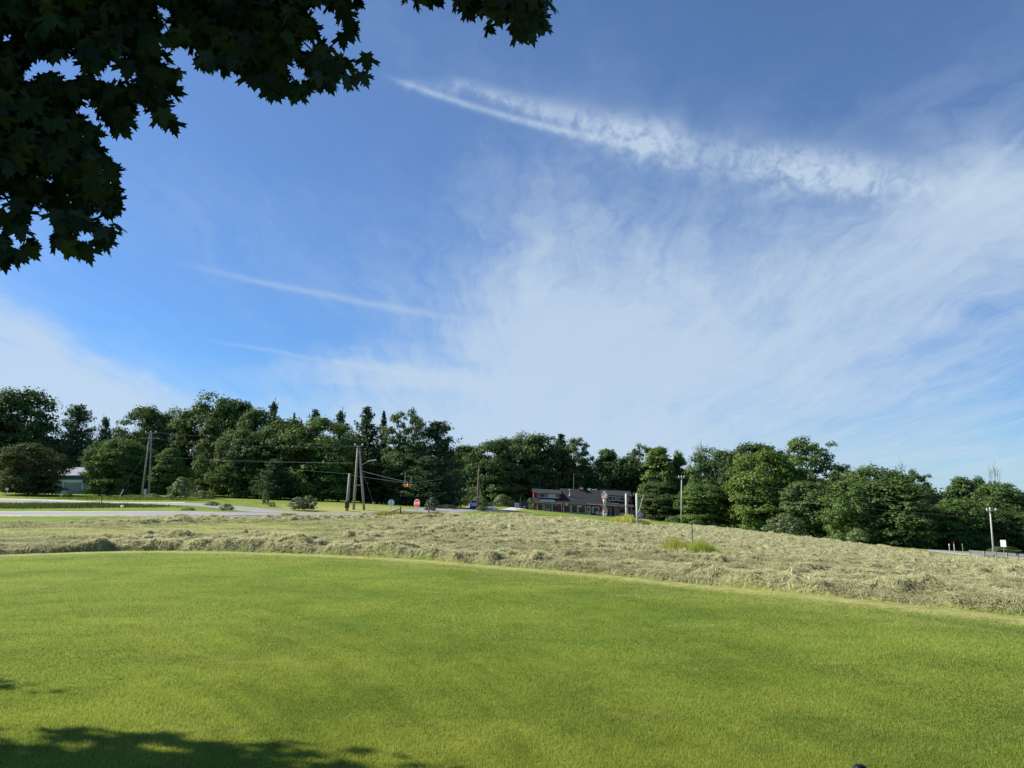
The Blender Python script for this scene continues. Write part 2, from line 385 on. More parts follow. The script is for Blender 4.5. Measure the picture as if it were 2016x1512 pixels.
HOLES_HAY = [(at(1372, 29.2)[0], 29.2, 1.5), (at(1335, 29.5)[0], 29.5, 1.2), (at(1240, 100)[0], 99, 4.0)]
def hay_cover(x, y):
    az = np.arctan2(x, y); r = np.hypot(x, y); e = edge_at(az); f = far_at(az); s = r-e
    n1 = fbm(x*.45+3, y*.45+9, 4)
    left = np.clip((R(-2)-az)/R(14), 0, 1)
    wv = .5+.5*np.sin(s*2*math.pi/2.3 + 4*fbm(x*.12, y*.12, 2)*math.pi)
    rows = np.maximum.reduce([np.exp(-((s-1.0)/1.1)**2), np.exp(-((s-4.2)/1.0)**2), .75*np.exp(-((s-9)/1.0)**2), np.exp(-((f-r-5)/3.2)**2)])
    mid = np.maximum(np.exp(-((s-1.2)/1.3)**2), 1-.75*np.exp(-((s-4.4)/1.1)**2)*np.exp(-((az-R(12))/R(8))**2))
    cov = left*(rows+.10) + (1-left)*mid*(.72+.28*wv)
    cov = cov*np.clip((s+.1)/.35, 0, 1)*np.clip((f-r)/1.5, 0, 1)
    for (cx, cy, cr_) in HOLES_HAY: cov = cov*np.clip(((x-cx)**2+(y-cy)**2)/cr_**2-.6, 0, 1)
    return np.clip(cov + (n1-.5)*(1.0-.3*left), 0, 1)*np.clip((s+.15)/.3, 0, 1)*np.clip((f-r)/1.0, 0, 1), s, left
def hay_h(x, y):
    cov, s, left = hay_cover(x, y)
    tg = np.arctan2(x, y)*22
    rid = .55*(1-np.abs(2*fbm(s*1.5+1.7, tg*.9+y*.05, 3)-1)) + .45*(1-np.abs(2*fbm(x*1.3+1.7, y*1.3, 3)-1))
    cl = np.clip(fbm(x*1.25, y*1.6+4, 4)*4.0-1.85, 0, 1)**1.3; cl2 = np.clip(fbm(x*2.3+11, y*2.8+4, 3)*3.4-1.15, 0, 1)
    wv = .5+.5*np.sin(s*2*math.pi/2.3 + 4*fbm(x*.12, y*.12, 2)*math.pi)
    big = np.clip(fbm(x*.33+8, y*.33, 2)*2.4-.7, 0, 1)
    front = np.exp(-((s-1.0)/.9)**2)
    dist = np.clip(np.hypot(x, y)/60, .3, 1.3)
    hgt = .02 + .065*rid**2 + .25*cl*(.5+.7*big) + .045*wv + front*(.04+.01*left+.17*cl2) + .03*big
    lf = (1 + left*.45)*(1-.45*np.clip((R(-27)-np.arctan2(x, y))/R(4), 0, 1))
    return hgt*lf*.9*np.clip(cov*1.5-.15, 0, 1)*(.60+.42*dist), cov
# ground sheet
th = np.concatenate([np.linspace(-math.pi, -R(50), 60, endpoint=False), np.linspace(-R(50), R(50), 760, endpoint=False), np.linspace(R(50), math.pi, 60)])
rr = np.concatenate([[0.0], np.geomspace(.8, 3, 10, endpoint=False), np.geomspace(3, 280, 360), np.geomspace(300, 5000, 24)])
TH, RR = np.meshgrid(th, rr, indexing='ij'); gx = (RR*np.sin(TH)).ravel(); gy = (RR*np.cos(TH)).ravel()
gz = H(gx, gy); GR = RR.ravel(); GA = TH.ravel()
inf = (np.abs(GA) < R(50))
gz += (fbm(gx*.9, gy*.9, 3)-.5)*.03
nt, nr = len(th), len(rr)
idx = (np.arange(nt-1)[:, None]*nr + np.arange(nr-1)[None]).ravel()
ground = np_mesh('ground', np.c_[gx, gy, gz], np.c_[idx, idx+nr, idx+nr+1, idx+1][:, ::-1], None, smooth=True)
e = edge_at(GA); s_ = GR-e; f_ = far_at(GA)
dry = .85*np.exp(-((s_+.5)/.6)**2) + .25*np.exp(-((s_+1.9)/.35)**2) + np.where(s_ > 0, .55, 0)*np.clip((f_-GR)/3, 0, 1)
bank = np.exp(-((GR-96)/14)**2)*np.clip((GA+R(19))/R(3), 0, 1)*np.clip((R(-3)-GA)/R(4), 0, 1)
dry += .75*bank + .3*np.exp(-((GR-72)/4)**2)*np.clip((GA+R(15))/R(3), 0, 1)*np.clip((R(0)-GA)/R(4), 0, 1)
dry += .35*np.exp(-((GR-150)/22)**2)*np.exp(-((GA-R(-.5))/R(2.2))**2)
a_ = ground.data.attributes.new('dry', 'FLOAT', 'POINT'); a_.data.foreach_set('value', np.clip(dry, 0, 1).astype(np.float32))
bd_ = ground.data.attributes.new('band', 'FLOAT', 'POINT'); bd_.data.foreach_set('value', fbm((e-GR)*1.9, GA*3.5+3, 4).astype(np.float32))
m = bpy.data.materials.new('ground_grass'); m.use_nodes = True; nb = NB(m.node_tree); p = m.node_tree.nodes['Principled BSDF']
tcn = nb.n('ShaderNodeTexCoord'); PO = tcn.outputs['Object']
n1 = nb.noise(PO, .35, 6, .6); n2 = nb.noise(PO, 3.5, 6, .65); n3 = nb.noise(PO, 40, 4, .7)
bnd = nb.n('ShaderNodeAttribute', attribute_name='band'); stripe = bnd.outputs['Fac']
g1 = nb.mix(nb.ss(n1, .32, .68), (.102, .158, .018), (.215, .262, .045))
g1 = nb.mix(nb.m('MULTIPLY', nb.ss(stripe, .34, .66), .40), g1, (.14, .235, .022))
g1 = nb.mix(nb.m('MULTIPLY', nb.ss(n2, .55, .78), .45), g1, (.25, .26, .075))
g1 = nb.mix(nb.m('MULTIPLY', nb.ss(n3, .45, .75), .35), g1, (.045, .085, .010))
g1 = lawn_patches(nb, g1)
at_ = nb.n('ShaderNodeAttribute', attribute_name='dry')
dr = nb.mix(nb.ss(n2, .35, .65), (.30, .29, .11), (.42, .38, .17))
g2 = nb.mix(nb.m('MULTIPLY', at_.outputs['Fac'], nb.m('MULTIPLY_ADD', nb.ss(n2, .3, .7), .5, .6), clamp=True), g1, dr)
nb.link(g2, p.inputs['Base Color']); p.inputs['Roughness'].default_value = .9; p.inputs['Specular IOR Level'].default_value = .1
bp = nb.n('ShaderNodeBump'); bp.inputs['Strength'].default_value = .5; bp.inputs['Distance'].default_value = .05
nb.link(nb.m('ADD', n3, n2), bp.inputs['Height']); nb.link(bp.outputs[0], p.inputs['Normal'])
ground.data.materials.append(m); tag(ground, kind='structure')
# ---------------------------------------------------------------- roads (draped strips)
def strip(name, cl, width, mat, lift=.06, label=None, offs=0.0, seg=4.0):
    pts = [Vector(p[:2]) for p in cl]; P_ = []
    def cr(a, b_, c, d, t_): return .5*((2*b_) + (c-a)*t_ + (2*a-5*b_+4*c-d)*t_*t_ + (3*b_-a-3*c+d)*t_**3)
    wds = [p[2] if len(p) > 2 and width is None else width for p in cl]
    for i in range(len(pts)-1):
        a = pts[max(i-1, 0)]; b_ = pts[i]; c = pts[i+1]; d = pts[min(i+2, len(pts)-1)]
        k = max(3, int((c-b_).length/seg))
        for j in range(k): P_.append((cr(a, b_, c, d, j/k), wds[i]+(wds[i+1]-wds[i])*j/k))
    P_.append((pts[-1], wds[-1]))
    V = []; NX = 7
    for i, (q, wd) in enumerate(P_):
        tn = (P_[min(i+1, len(P_)-1)][0] - P_[max(i-1, 0)][0]).normalized(); nn = Vector((-tn.y, tn.x))
        for j in range(NX):
            f = j/(NX-1)-.5; s2 = f*wd + offs; xy = q + nn*s2
            V.append((xy.x, xy.y, (-.35 if j in (0, NX-1) and lift > .05 else 0)))
    V = np.array(V); V[:, 2] += H(V[:, 0], V[:, 1]) + lift
    Q = [(i*NX+j, (i+1)*NX+j, (i+1)*NX+j+1, i*NX+j+1) for i in range(len(P_)-1) for j in range(NX-1)]
    o = np_mesh(name, V, Q, mat, smooth=True); tag(o, kind='structure'); return o
M_road = principled('asphalt_pale', (.27, .26, .255), .85, noise=.12, nscale=.6)
M_road2 = principled('asphalt_grey', (.13, .13, .14), .85, noise=.12, nscale=.6)
M_mark = principled('road_paint', (.7, .7, .68), .7)
def A_(u, d, *r): x = pt(u, 981, d)[0]; return (x, d, *r)
main = [A_(-900, 64), A_(-300, 66.5), A_(0, 67), A_(200, 67.3), A_(400, 68.5), A_(560, 72), A_(700, 79), A_(800, 90), A_(880, 108), A_(925, 135), A_(948, 165), A_(956, 215)]
M_shoulder = principled('gravel_shoulder', (.25, .23, .18), .95, noise=.35, nscale=2.5)
strip('road_shoulder', main[:8], 11.2, M_shoulder, .075)
strip('main_road', main, 8.6, M_road, .10)
for off in (-3.7, 3.7):
    o = strip('road_marking', main[:8], .22, M_mark, .112, offs=off)
back = [A_(-900, 112), A_(-300, 106), A_(0, 101.5), A_(120, 98), A_(230, 95.5), A_(330, 93.5), A_(430, 90), A_(520, 85), A_(600, 80), A_(680, 77)]
strip('back_road', back, 8.0, M_road, .07)
strip('road_marking', back[:6], .22, M_mark, .084, offs=3.3)
east = [A_(1700, 142), A_(1780, 132), A_(1835, 120), A_(1950, 111.5), A_(2100, 103), A_(2500, 90)]
strip('east_road', east[2:], 5.5, M_road, .16)
strip('driveway', [A_(925, 150), A_(955, 151), A_(1000, 156), A_(1030, 172), A_(1045, 176)], 4.0, M_concrete, .08)
strip('driveway', [A_(1235, 171), A_(1262, 172), A_(1290, 166)], 4.0, M_road, .08)
# ================================================================ lawn blades (near) : stuff
rs = np.random.RandomState(11)
def blades(name, N, dmin, dmax, mat, hmin, hmax, w0, power=1.0, azr=38, seed=1):
    rs = np.random.RandomState(seed)
    q = rs.rand(N)
    if power == 0: r = np.exp(np.log(dmin) + q*(np.log(dmax)-np.log(dmin)))
    else: r = (dmin**-power + q*(dmax**-power-dmin**-power))**(-1/power)
    az = R(azr)*(2*rs.rand(N)-1); x = r*np.sin(az); y = r*np.cos(az)
    keep = (r < edge_at(az)-.45-1.2*rs.rand(N)**1.5*fbm(np.sin(az)*r*.9, np.cos(az)*r*.9, 3)*1.8) & (y > 3.6); x, y, r = x[keep], y[keep], r[keep]; N = len(x)
    z = H(x, y) + (fbm(x*.9, y*.9, 3)-.5)*.03
    patch = fbm(x*.8, y*.8, 4); ed_ = edge_at(az[keep])-r; stripe = fbm(ed_*1.9, az[keep]*3.5+3, 4)
    hh = (hmin + (hmax-hmin)*rs.rand(N))*(.7+.7*patch)
    ww = w0*(r/5)**.85*(.7+.6*rs.rand(N)); an = rs.rand(N)*2*math.pi
    ln = .6*hh*rs.rand(N); la = rs.rand(N)*2*math.pi
    bx, by = np.cos(an)*ww, np.sin(an)*ww
    V = np.empty((N, 3, 3)); V[:, 0] = np.c_[x-bx, y-by, z-.004]; V[:, 1] = np.c_[x+bx, y+by, z-.004]
    V[:, 2] = np.c_[x+np.cos(la)*ln, y+np.sin(la)*ln, z+hh]
    tint = np.clip(.48 + (patch-.5)*1.2 + (stripe-.5)*.75 + (fbm(x*.28+4, y*.28, 3)-.5)*.7 + (fbm(x*3.1+4, y*3.1, 3)-.5)*.8 + (rs.rand(N)-.5)*.5, 0, 1)
    dead = rs.rand(N) < .03; tint = np.where(dead, 1.0, tint)
    o = np_mesh(name, V.reshape(-1, 3), np.arange(3*N).reshape(-1, 3), mat, tint=np.repeat(tint, 3))
    return o
o = blades('lawn_grass', 950000, 4.2, 27, M_blade, .009, .023, .0021, power=.9, seed=3)
tag(o, 'short mown green grass of the lawn in the foreground', 'grass', kind='stuff')
# ================================================================ hay field
azs = np.linspace(-R(40), R(40), 900); ts = np.linspace(0, 1, 420)
AZg, Tg = np.meshgrid(azs, ts, indexing='ij'); E_ = edge_at(AZg)-.3; Ff = far_at(AZg)+.6
RG = E_*(Ff/E_)**Tg; hx = (RG*np.sin(AZg)).ravel(); hy = (RG*np.cos(AZg)).ravel()
hh_, cov_ = hay_h(hx, hy); hz = H(hx, hy) + hh_ - .02 - .10*(cov_ < .05)
na, nr_ = len(azs), len(ts); idx = (np.arange(na-1)[:, None]*nr_ + np.arange(nr_-1)[None]).ravel()
m = bpy.data.materials.new('hay_bed'); m.use_nodes = True; nb = NB(m.node_tree); p = m.node_tree.nodes['Principled BSDF']
tcn = nb.n('ShaderNodeTexCoord'); PO = tcn.outputs['Object']
n1 = nb.noise(PO, 1.1, 7, .65); n2 = nb.noise(nb.mapping(PO, (1, 2.2, 1)), 9, 6, .7)
cc = nb.mix(nb.ss(n1, .3, .7), (.22, .225, .105), (.42, .41, .225))
cc = nb.mix(nb.m('MULTIPLY', nb.ss(n2, .45, .72), .5), cc, (.12, .12, .055))
at_ = nb.n('ShaderNodeAttribute', attribute_name='tint')
cc = nb.mix(nb.ss(at_.outputs['Fac'], .15, .6), nb.mix(nb.ss(n1, .3, .7), (.16, .22, .040), (.32, .34, .11)), cc)
nb.link(cc, p.inputs['Base Color']); p.inputs['Roughness'].default_value = 1; p.inputs['Specular IOR Level'].default_value = .05
bp = nb.n('ShaderNodeBump'); bp.inputs['Strength'].default_value = .9; bp.inputs['Distance'].default_value = .12
nb.link(n2, bp.inputs['Height']); nb.link(bp.outputs[0], p.inputs['Normal'])
hay = np_mesh('hay', np.c_[hx, hy, hz], np.c_[idx, idx+1, idx+nr_+1, idx+nr_][:, ::-1], m, tint=cov_, smooth=True)
tag(hay, 'cut hay lying in rumpled swaths across the field', 'hay', kind='stuff')
def straws(N, seed, mat):
    rs = np.random.RandomState(seed)
    az = R(38)*(2*rs.rand(N)-1); e = edge_at(az); f = far_at(az); q = rs.rand(N); pw = .55
    r = (e**-pw + q*(f**-pw-e**-pw))**(-1/pw)
    x = r*np.sin(az); y = r*np.cos(az); hgt, cov = hay_h(x, y)
    keep = rs.rand(N) < np.clip(cov*1.6-.1, .04, 1); x, y, r, hgt, cov = x[keep], y[keep], r[keep], hgt[keep], cov[keep]; N = len(x)
    z = H(x, y) + hgt
    L = (.10+.20*rs.rand(N))*(.8+.5*np.clip(r/60, 0, 1)); wd = .0032*(r/14)**.85*(.6+.8*rs.rand(N))
    flow = 2.4*math.pi*fbm(x*.5+20, y*.5, 2); an = flow + rs.randn(N)*.8
    dx, dy = np.cos(an), np.sin(an); pitch = rs.randn(N)*.35; arch = .02+.05*rs.rand(N)
    V = np.empty((N, 6, 3))
    for k, tt in enumerate((-.5, 0, .5)):
        cx = x+dx*L*tt; cy = y+dy*L*tt; cz = z + np.sin(pitch)*L*tt + arch*(1-4*tt*tt)*.6 - (tt != 0)*.02
        V[:, 2*k] = np.c_[cx-dy*wd, cy+dx*wd, cz]; V[:, 2*k+1] = np.c_[cx+dy*wd, cy-dx*wd, cz+wd*rs.randn(N)*.8]
    b0 = np.arange(N)[:, None]*6
    Fq = np.concatenate([b0+np.array([0, 1, 3, 2]), b0+np.array([2, 3, 5, 4])])
    tint = np.clip(.5+(fbm(x*.7, y*.7+40, 3)-.5)*1.2+(rs.rand(N)-.5)*.7 + .45*np.clip(hgt*4-.5, -1, 1), 0, 1)  # height term paints shade between mounds into the tint: hollows darker, tops lighter
    return V.reshape(-1, 3), Fq, np.repeat(tint, 6)
V, Fq, tn = straws(520000, 5, M_hay)
o = np_mesh('hay_straw', V, Fq, M_hay, tint=tn); tag(o, 'loose straw-coloured stalks on top of the cut hay', 'hay stalks', kind='stuff')

# ================================================================ foliage builders
def leaves_mesh(name, Cn_, Nn, S, tint, mat, parent=None, seed=0):
    """one small irregular quad per leaf cluster"""
    rs = np.random.RandomState(seed); N = len(Cn_)
    Nn = Nn/np.maximum(np.linalg.norm(Nn, axis=1), 1e-6)[:, None]
    ref = rs.randn(N, 3); U_ = np.cross(Nn, ref); U_ /= np.maximum(np.linalg.norm(U_, axis=1), 1e-6)[:, None]; V_ = np.cross(Nn, U_)
    V = np.empty((N, 4, 3))
    for k, (a, c) in enumerate(((1, 0), (0, .62), (-1, 0), (0, -.62))):
        j = .65+.6*rs.rand(N)
        V[:, k] = Cn_ + U_*(a*S*j)[:, None] + V_*(c*S*j)[:, None] + Nn*(rs.randn(N)*S*.15)[:, None]
    return np_mesh(name, V.reshape(-1, 3), np.arange(4*N).reshape(-1, 4), mat, parent, tint=np.repeat(tint, 4))
def limb(mb, p, q, r0, r1, seg=4, wob=.1, rnd=random):
    p = Vector(p); q = Vector(q); prev = p; L = (q-p).length
    for i in range(1, seg+1):
        f = i/seg; c = p.lerp(q, f) + Vector((rnd.uniform(-1, 1), rnd.uniform(-1, 1), rnd.uniform(-.5, .5)))*wob*L*(0 if i == seg else .3)
        mb.tube(prev, c, r0+(r1-r0)*(i-1)/seg, r0+(r1-r0)*f, 6, cap=(i == seg)); prev = c
def decid_data(seed, Ht, Rd, prof, ncl, per, cr, size, t0=.03, shell=.55, flat=.75):
    rs = np.random.RandomState(seed); Cs = []; Ns = []; Ts = []; cl = []
    lob = rs.rand(6)*2*math.pi
    while len(cl) < ncl:
        t_ = t0 + (1-t0)*rs.rand()
        pr = prof(t_)
        if rs.rand() > pr*.8+.25: continue
        an = rs.rand()*2*math.pi; lobf = 1+.16*math.sin(3*an+lob[0])+.10*math.sin(5*an+lob[1]+4*t_)
        k = shell+(1-shell)*math.sqrt(rs.rand())
        c = np.array([math.cos(an)*pr*Rd*k*lobf, math.sin(an)*pr*Rd*k*lobf, t_*Ht*(.97+.04*rs.rand())])
        cl.append((c, cr*(.6+.8*rs.rand()), rs.rand()))
    for c, r, tn in cl:
        m_ = int(per*(r/cr)**1.6); d = rs.randn(m_, 3); d /= np.linalg.norm(d, axis=1)[:, None]
        d[:, 2] = np.where(d[:, 2] < -.2, -d[:, 2]*.6, d[:, 2])
        rad = r*rs.rand(m_)**.35
        pts = c + d*rad[:, None]*np.array([1, 1, flat]) + rs.randn(m_, 3)*r*.10
        outw = np.array([c[0], c[1], (c[2]-Ht*.4)*.6]); outw = outw/ (np.linalg.norm(outw)+1e-6)
        Cs.append(pts); Ns.append(d*1.2 + outw*.45 + rs.randn(m_, 3)*.38 + np.array([0, 0, .25])); Ts.append(np.clip(.15+.5*tn+.4*rs.rand(m_), 0, 1))
    Cs = np.concatenate(Cs); Ns = np.concatenate(Ns); Ts = np.concatenate(Ts)
    ok = Cs[:, 2] > -.1; Cs, Ns, Ts = Cs[ok], Ns[ok], Ts[ok]
    return Cs, Ns, size*(.55+.8*rs.rand(len(Cs))), Ts, cl
def make_decid(name, seed, Ht=18, Rd=6.5, prof=None, ncl=70, per=150, cr=1.7, size=.31, mat=None, trunk_h=None, **kw):
    prof = prof or (lambda t_: (max(0, math.sin(math.pi*min(1, .18+.82*t_)))**.6))
    root = empty(name); Cs, Ns, S, T, cl = decid_data(seed, Ht, Rd, prof, ncl, per, cr, size, **kw)
    rnd = random.Random(seed)
    mb = MB(); tr = .018*Ht; th_ = trunk_h or Ht*.45
    limb(mb, (0, 0, -.5), (0, 0, th_), tr, tr*.6, 5, .04, rnd)
    for c, r, tn in cl[::3]:
        z0 = min(th_, max(Ht*.12, c[2]*.55)); limb(mb, (0, 0, z0), c, tr*.45, tr*.10, 4, .12, rnd)
    mb.build('trunk', M_bark, root)
    leaves_mesh('crown', Cs, Ns, S, T, mat or M_leaf, root, seed)
    return root
def make_pine(name, seed, Ht=20, Rd=5.0, whorls=15, nb_=6, t0=.12, slope=.18, size=.26, per=52, droop=0.0, power=.8, mat=None, gap=0.0):
    rs = np.random.RandomState(seed); root = empty(name); rnd = random.Random(seed)
    mb = MB(); limb(mb, (0, 0, -.5), (0, 0, Ht*.98), .017*Ht, .02, 8, .01, rnd)
    Cs = []; Ns = []; Ts = []
    for i in range(whorls):
        t_ = min(.985, t0 + (1-t0)*(i+.9*rs.rand())/whorls); L0 = Rd*(1-t_)**power*(.55+.45*min(1, t_/.18+.3))+.35
        for j in range(nb_):
            if rs.rand() < gap: continue
            an = 2*math.pi*(j+rs.rand())/nb_ + i*.7; L = L0*(.45+.75*rs.rand()); z0 = (t_+.025*rs.randn())*Ht; z0 = min(z0, Ht*.97)
            dirv = np.array([math.cos(an), math.sin(an), slope-droop*(1-t_)]); tip = np.array([0, 0, z0]) + dirv*L
            mb.tube((0, 0, z0), tuple(tip), .05, .015, 4, cap=False)
            m_ = int(per*(.35+.65*L/Rd)); s2 = rs.rand(m_)**.65
            side = rs.randn(m_)*.16*L*(1.15-s2*.6); pn = np.array([-math.sin(an), math.cos(an), 0])
            pts = np.array([0, 0, z0]) + dirv*(s2*L)[:, None] + pn*side[:, None] + np.c_[np.zeros(m_), np.zeros(m_), rs.randn(m_)*.30+.35*s2**2*L*.4]
            Cs.append(pts); Ns.append(np.array([0, 0, 1.0]) + rs.randn(m_, 3)*.8 + dirv*.8); Ts.append(np.clip(.2+.5*rs.rand()+.35*(rs.rand(m_)-.3), 0, 1))
    m_ = 60; Cs.append(np.c_[rs.randn(m_)*.16, rs.randn(m_)*.16, Ht*(.94+.07*rs.rand(m_))]); Ns.append(rs.randn(m_, 3)); Ts.append(rs.rand(m_))
    Cs = np.concatenate(Cs); Ns = np.concatenate(Ns); Ts = np.concatenate(Ts)
    mb.build('trunk', M_bark, root)
    leaves_mesh('crown', Cs, Ns, size*(.55+.8*rs.rand(len(Cs))), Ts, mat or M_needle, root, seed)
    return root
def make_bare(name, seed, Ht=12, spread=.5):
    root = empty(name); rnd = random.Random(seed); mb = MB()
    def grow(p, d, L, r, k):
        q = p + d*L; mb.tube(p, q, max(r, .018), max(r*.6, .016), 4, cap=False)
        if k == 0: return
        for _ in range(3 if k > 2 else 2):
            nd = (d + Vector((rnd.uniform(-1, 1), rnd.uniform(-1, 1), rnd.uniform(-.1, .8)))*spread).normalized()
            grow(p + d*L*rnd.uniform(.5, 1), nd, L*rnd.uniform(.55, .8), r*.6, k-1)
    grow(Vector((0, 0, -.3)), Vector((0, 0, 1)), Ht*.42, .15, 5)
    mb.build('trunk', M_twig, root); return root
dome2 = lambda t_: max(0., 1-(max(0, t_-.55)/.47)**2.6)**.5*(.72+.28*min(1, t_/.45))
dome = lambda t_: max(0., 1-(abs(t_-.42)/.62)**2.4)**.5
full = lambda t_: max(0., 1-(max(0, t_-.42)/.60)**2.5)**.5*(.78+.22*min(1, t_/.3))
egg = lambda t_: max(0., 1-(max(0, t_-.30)/.70)**1.6)**.8*(.7+.3*min(1, t_/.3))
umbr = lambda t_: 0. if t_ < .0 else (max(0., 1-(abs(t_-.66)/.36)**2.2)**.5 if t_ > .40 else .35+.5*t_)
PR = {}
PR['round'] = [make_decid('broadleaf_tree', s, prof=full, ncl=190, per=100, cr=1.8, Rd=6.2, shell=.35) for s in (1, 2, 3)]
PR['dome'] = [make_decid('broadleaf_tree', s, prof=dome2, ncl=190, per=100, cr=1.9, Rd=7.0, shell=.35) for s in (4, 5)]
PR['egg'] = [make_decid('broadleaf_tree', s, prof=egg, ncl=150, per=80, cr=1.45, Rd=4.8, shell=.3) for s in (6, 7)]
PR['open'] = [make_decid('broadleaf_tree', s, prof=umbr, ncl=210, per=80, cr=1.2, Rd=6.4, shell=.3, size=.25) for s in (8, 9)]
PR['pine'] = [make_pine('pine_tree', s, gap=.15, whorls=21, nb_=8, per=70, slope=.40, power=.66, Rd=5.2) for s in (21, 22)]
PR['wide'] = [make_pine('pine_tree', s, Rd=6.8, whorls=22, nb_=10, per=70, t0=.03, slope=.22, power=.45) for s in (23,)]
PR['spruce'] = [make_pine('spruce_tree', s, Rd=3.2, whorls=32, nb_=8, per=34, t0=.04, slope=-.1, droop=.15, power=.9, size=.2) for s in (24,)]
PR['bush'] = [make_decid('bush', s, Ht=4, Rd=2.6, prof=lambda t_: max(0, 1-t_**2.2)**.6, ncl=80, per=70, cr=.62, size=.115, mat=M_bush, trunk_h=1.2, t0=.08) for s in (31, 32)]
PR['bare'] = [make_bare('bare_tree', s) for s in (41, 42)]
PROTO_H = {'round': 18, 'dome': 18, 'egg': 18, 'open': 18, 'pine': 20, 'wide': 20, 'spruce': 20, 'bush': 4, 'bare': 12}
PROTO_R = {'round': 7.0, 'dome': 8.0, 'egg': 5.6, 'open': 7.2, 'pine': 4.8, 'wide': 6.4, 'spruce': 2.9, 'bush': 3.0, 'bare': 4.0}
used = set(); cnt = [0]
def place(kind, u, vtop, wpx, d, label, color=(1, 1, 1), vb=None, cat=None, group=None, sink=0.0):
    cnt[0] += 1; k = cnt[0]; pr = PR[kind][k % len(PR[kind])]
    x, y, z = at(u, d)
    if vb is not None: z = pt(u, vb, d)[2]
    ztop = pt(u, vtop, d)[2]; Ht = ztop - z; wm = wpx*{'bush': 1.1, 'bare': 1.7, 'pine': 1.45, 'spruce': 1.3, 'wide': 1.3, 'open': 1.15}.get(kind, 1.32)/F*d*math.hypot(1, (u-1008)/F)**0
    sz = Ht/PROTO_H[kind]; sx = wm/2/PROTO_R[kind]
    lab = label; c = cat or {'bush': 'bush', 'bare': 'bare tree', 'pine': 'pine tree', 'wide': 'pine tree', 'spruce': 'spruce tree'}.get(kind, 'tree')
    g = group or {'bush': 'bushes along the roads'}.get(kind, 'trees along the edge of the woods')
    if pr.name not in used:
        used.add(pr.name); r = pr; r.location = (x, y, z-sink); r.rotation_euler = (0, 0, k*2.39); r.scale = (sx, sx, sz)
        tag(r, lab, c, g)
        for ch in r.children: ch.color = (*color, 1)
    else:
        r = copy_thing(pr, (x, y, z-sink), k*2.39, (sx, sx, sz), lab, g, color); r['category'] = c
    return r
G0 = (1, 1, 1); LT = (1.18, 1.18, 1.0); DK = (.80, .84, .88); YG = (1.35, 1.28, .9); GY = (1.25, 1.2, 1.35); BR = (.95, .70, .80)
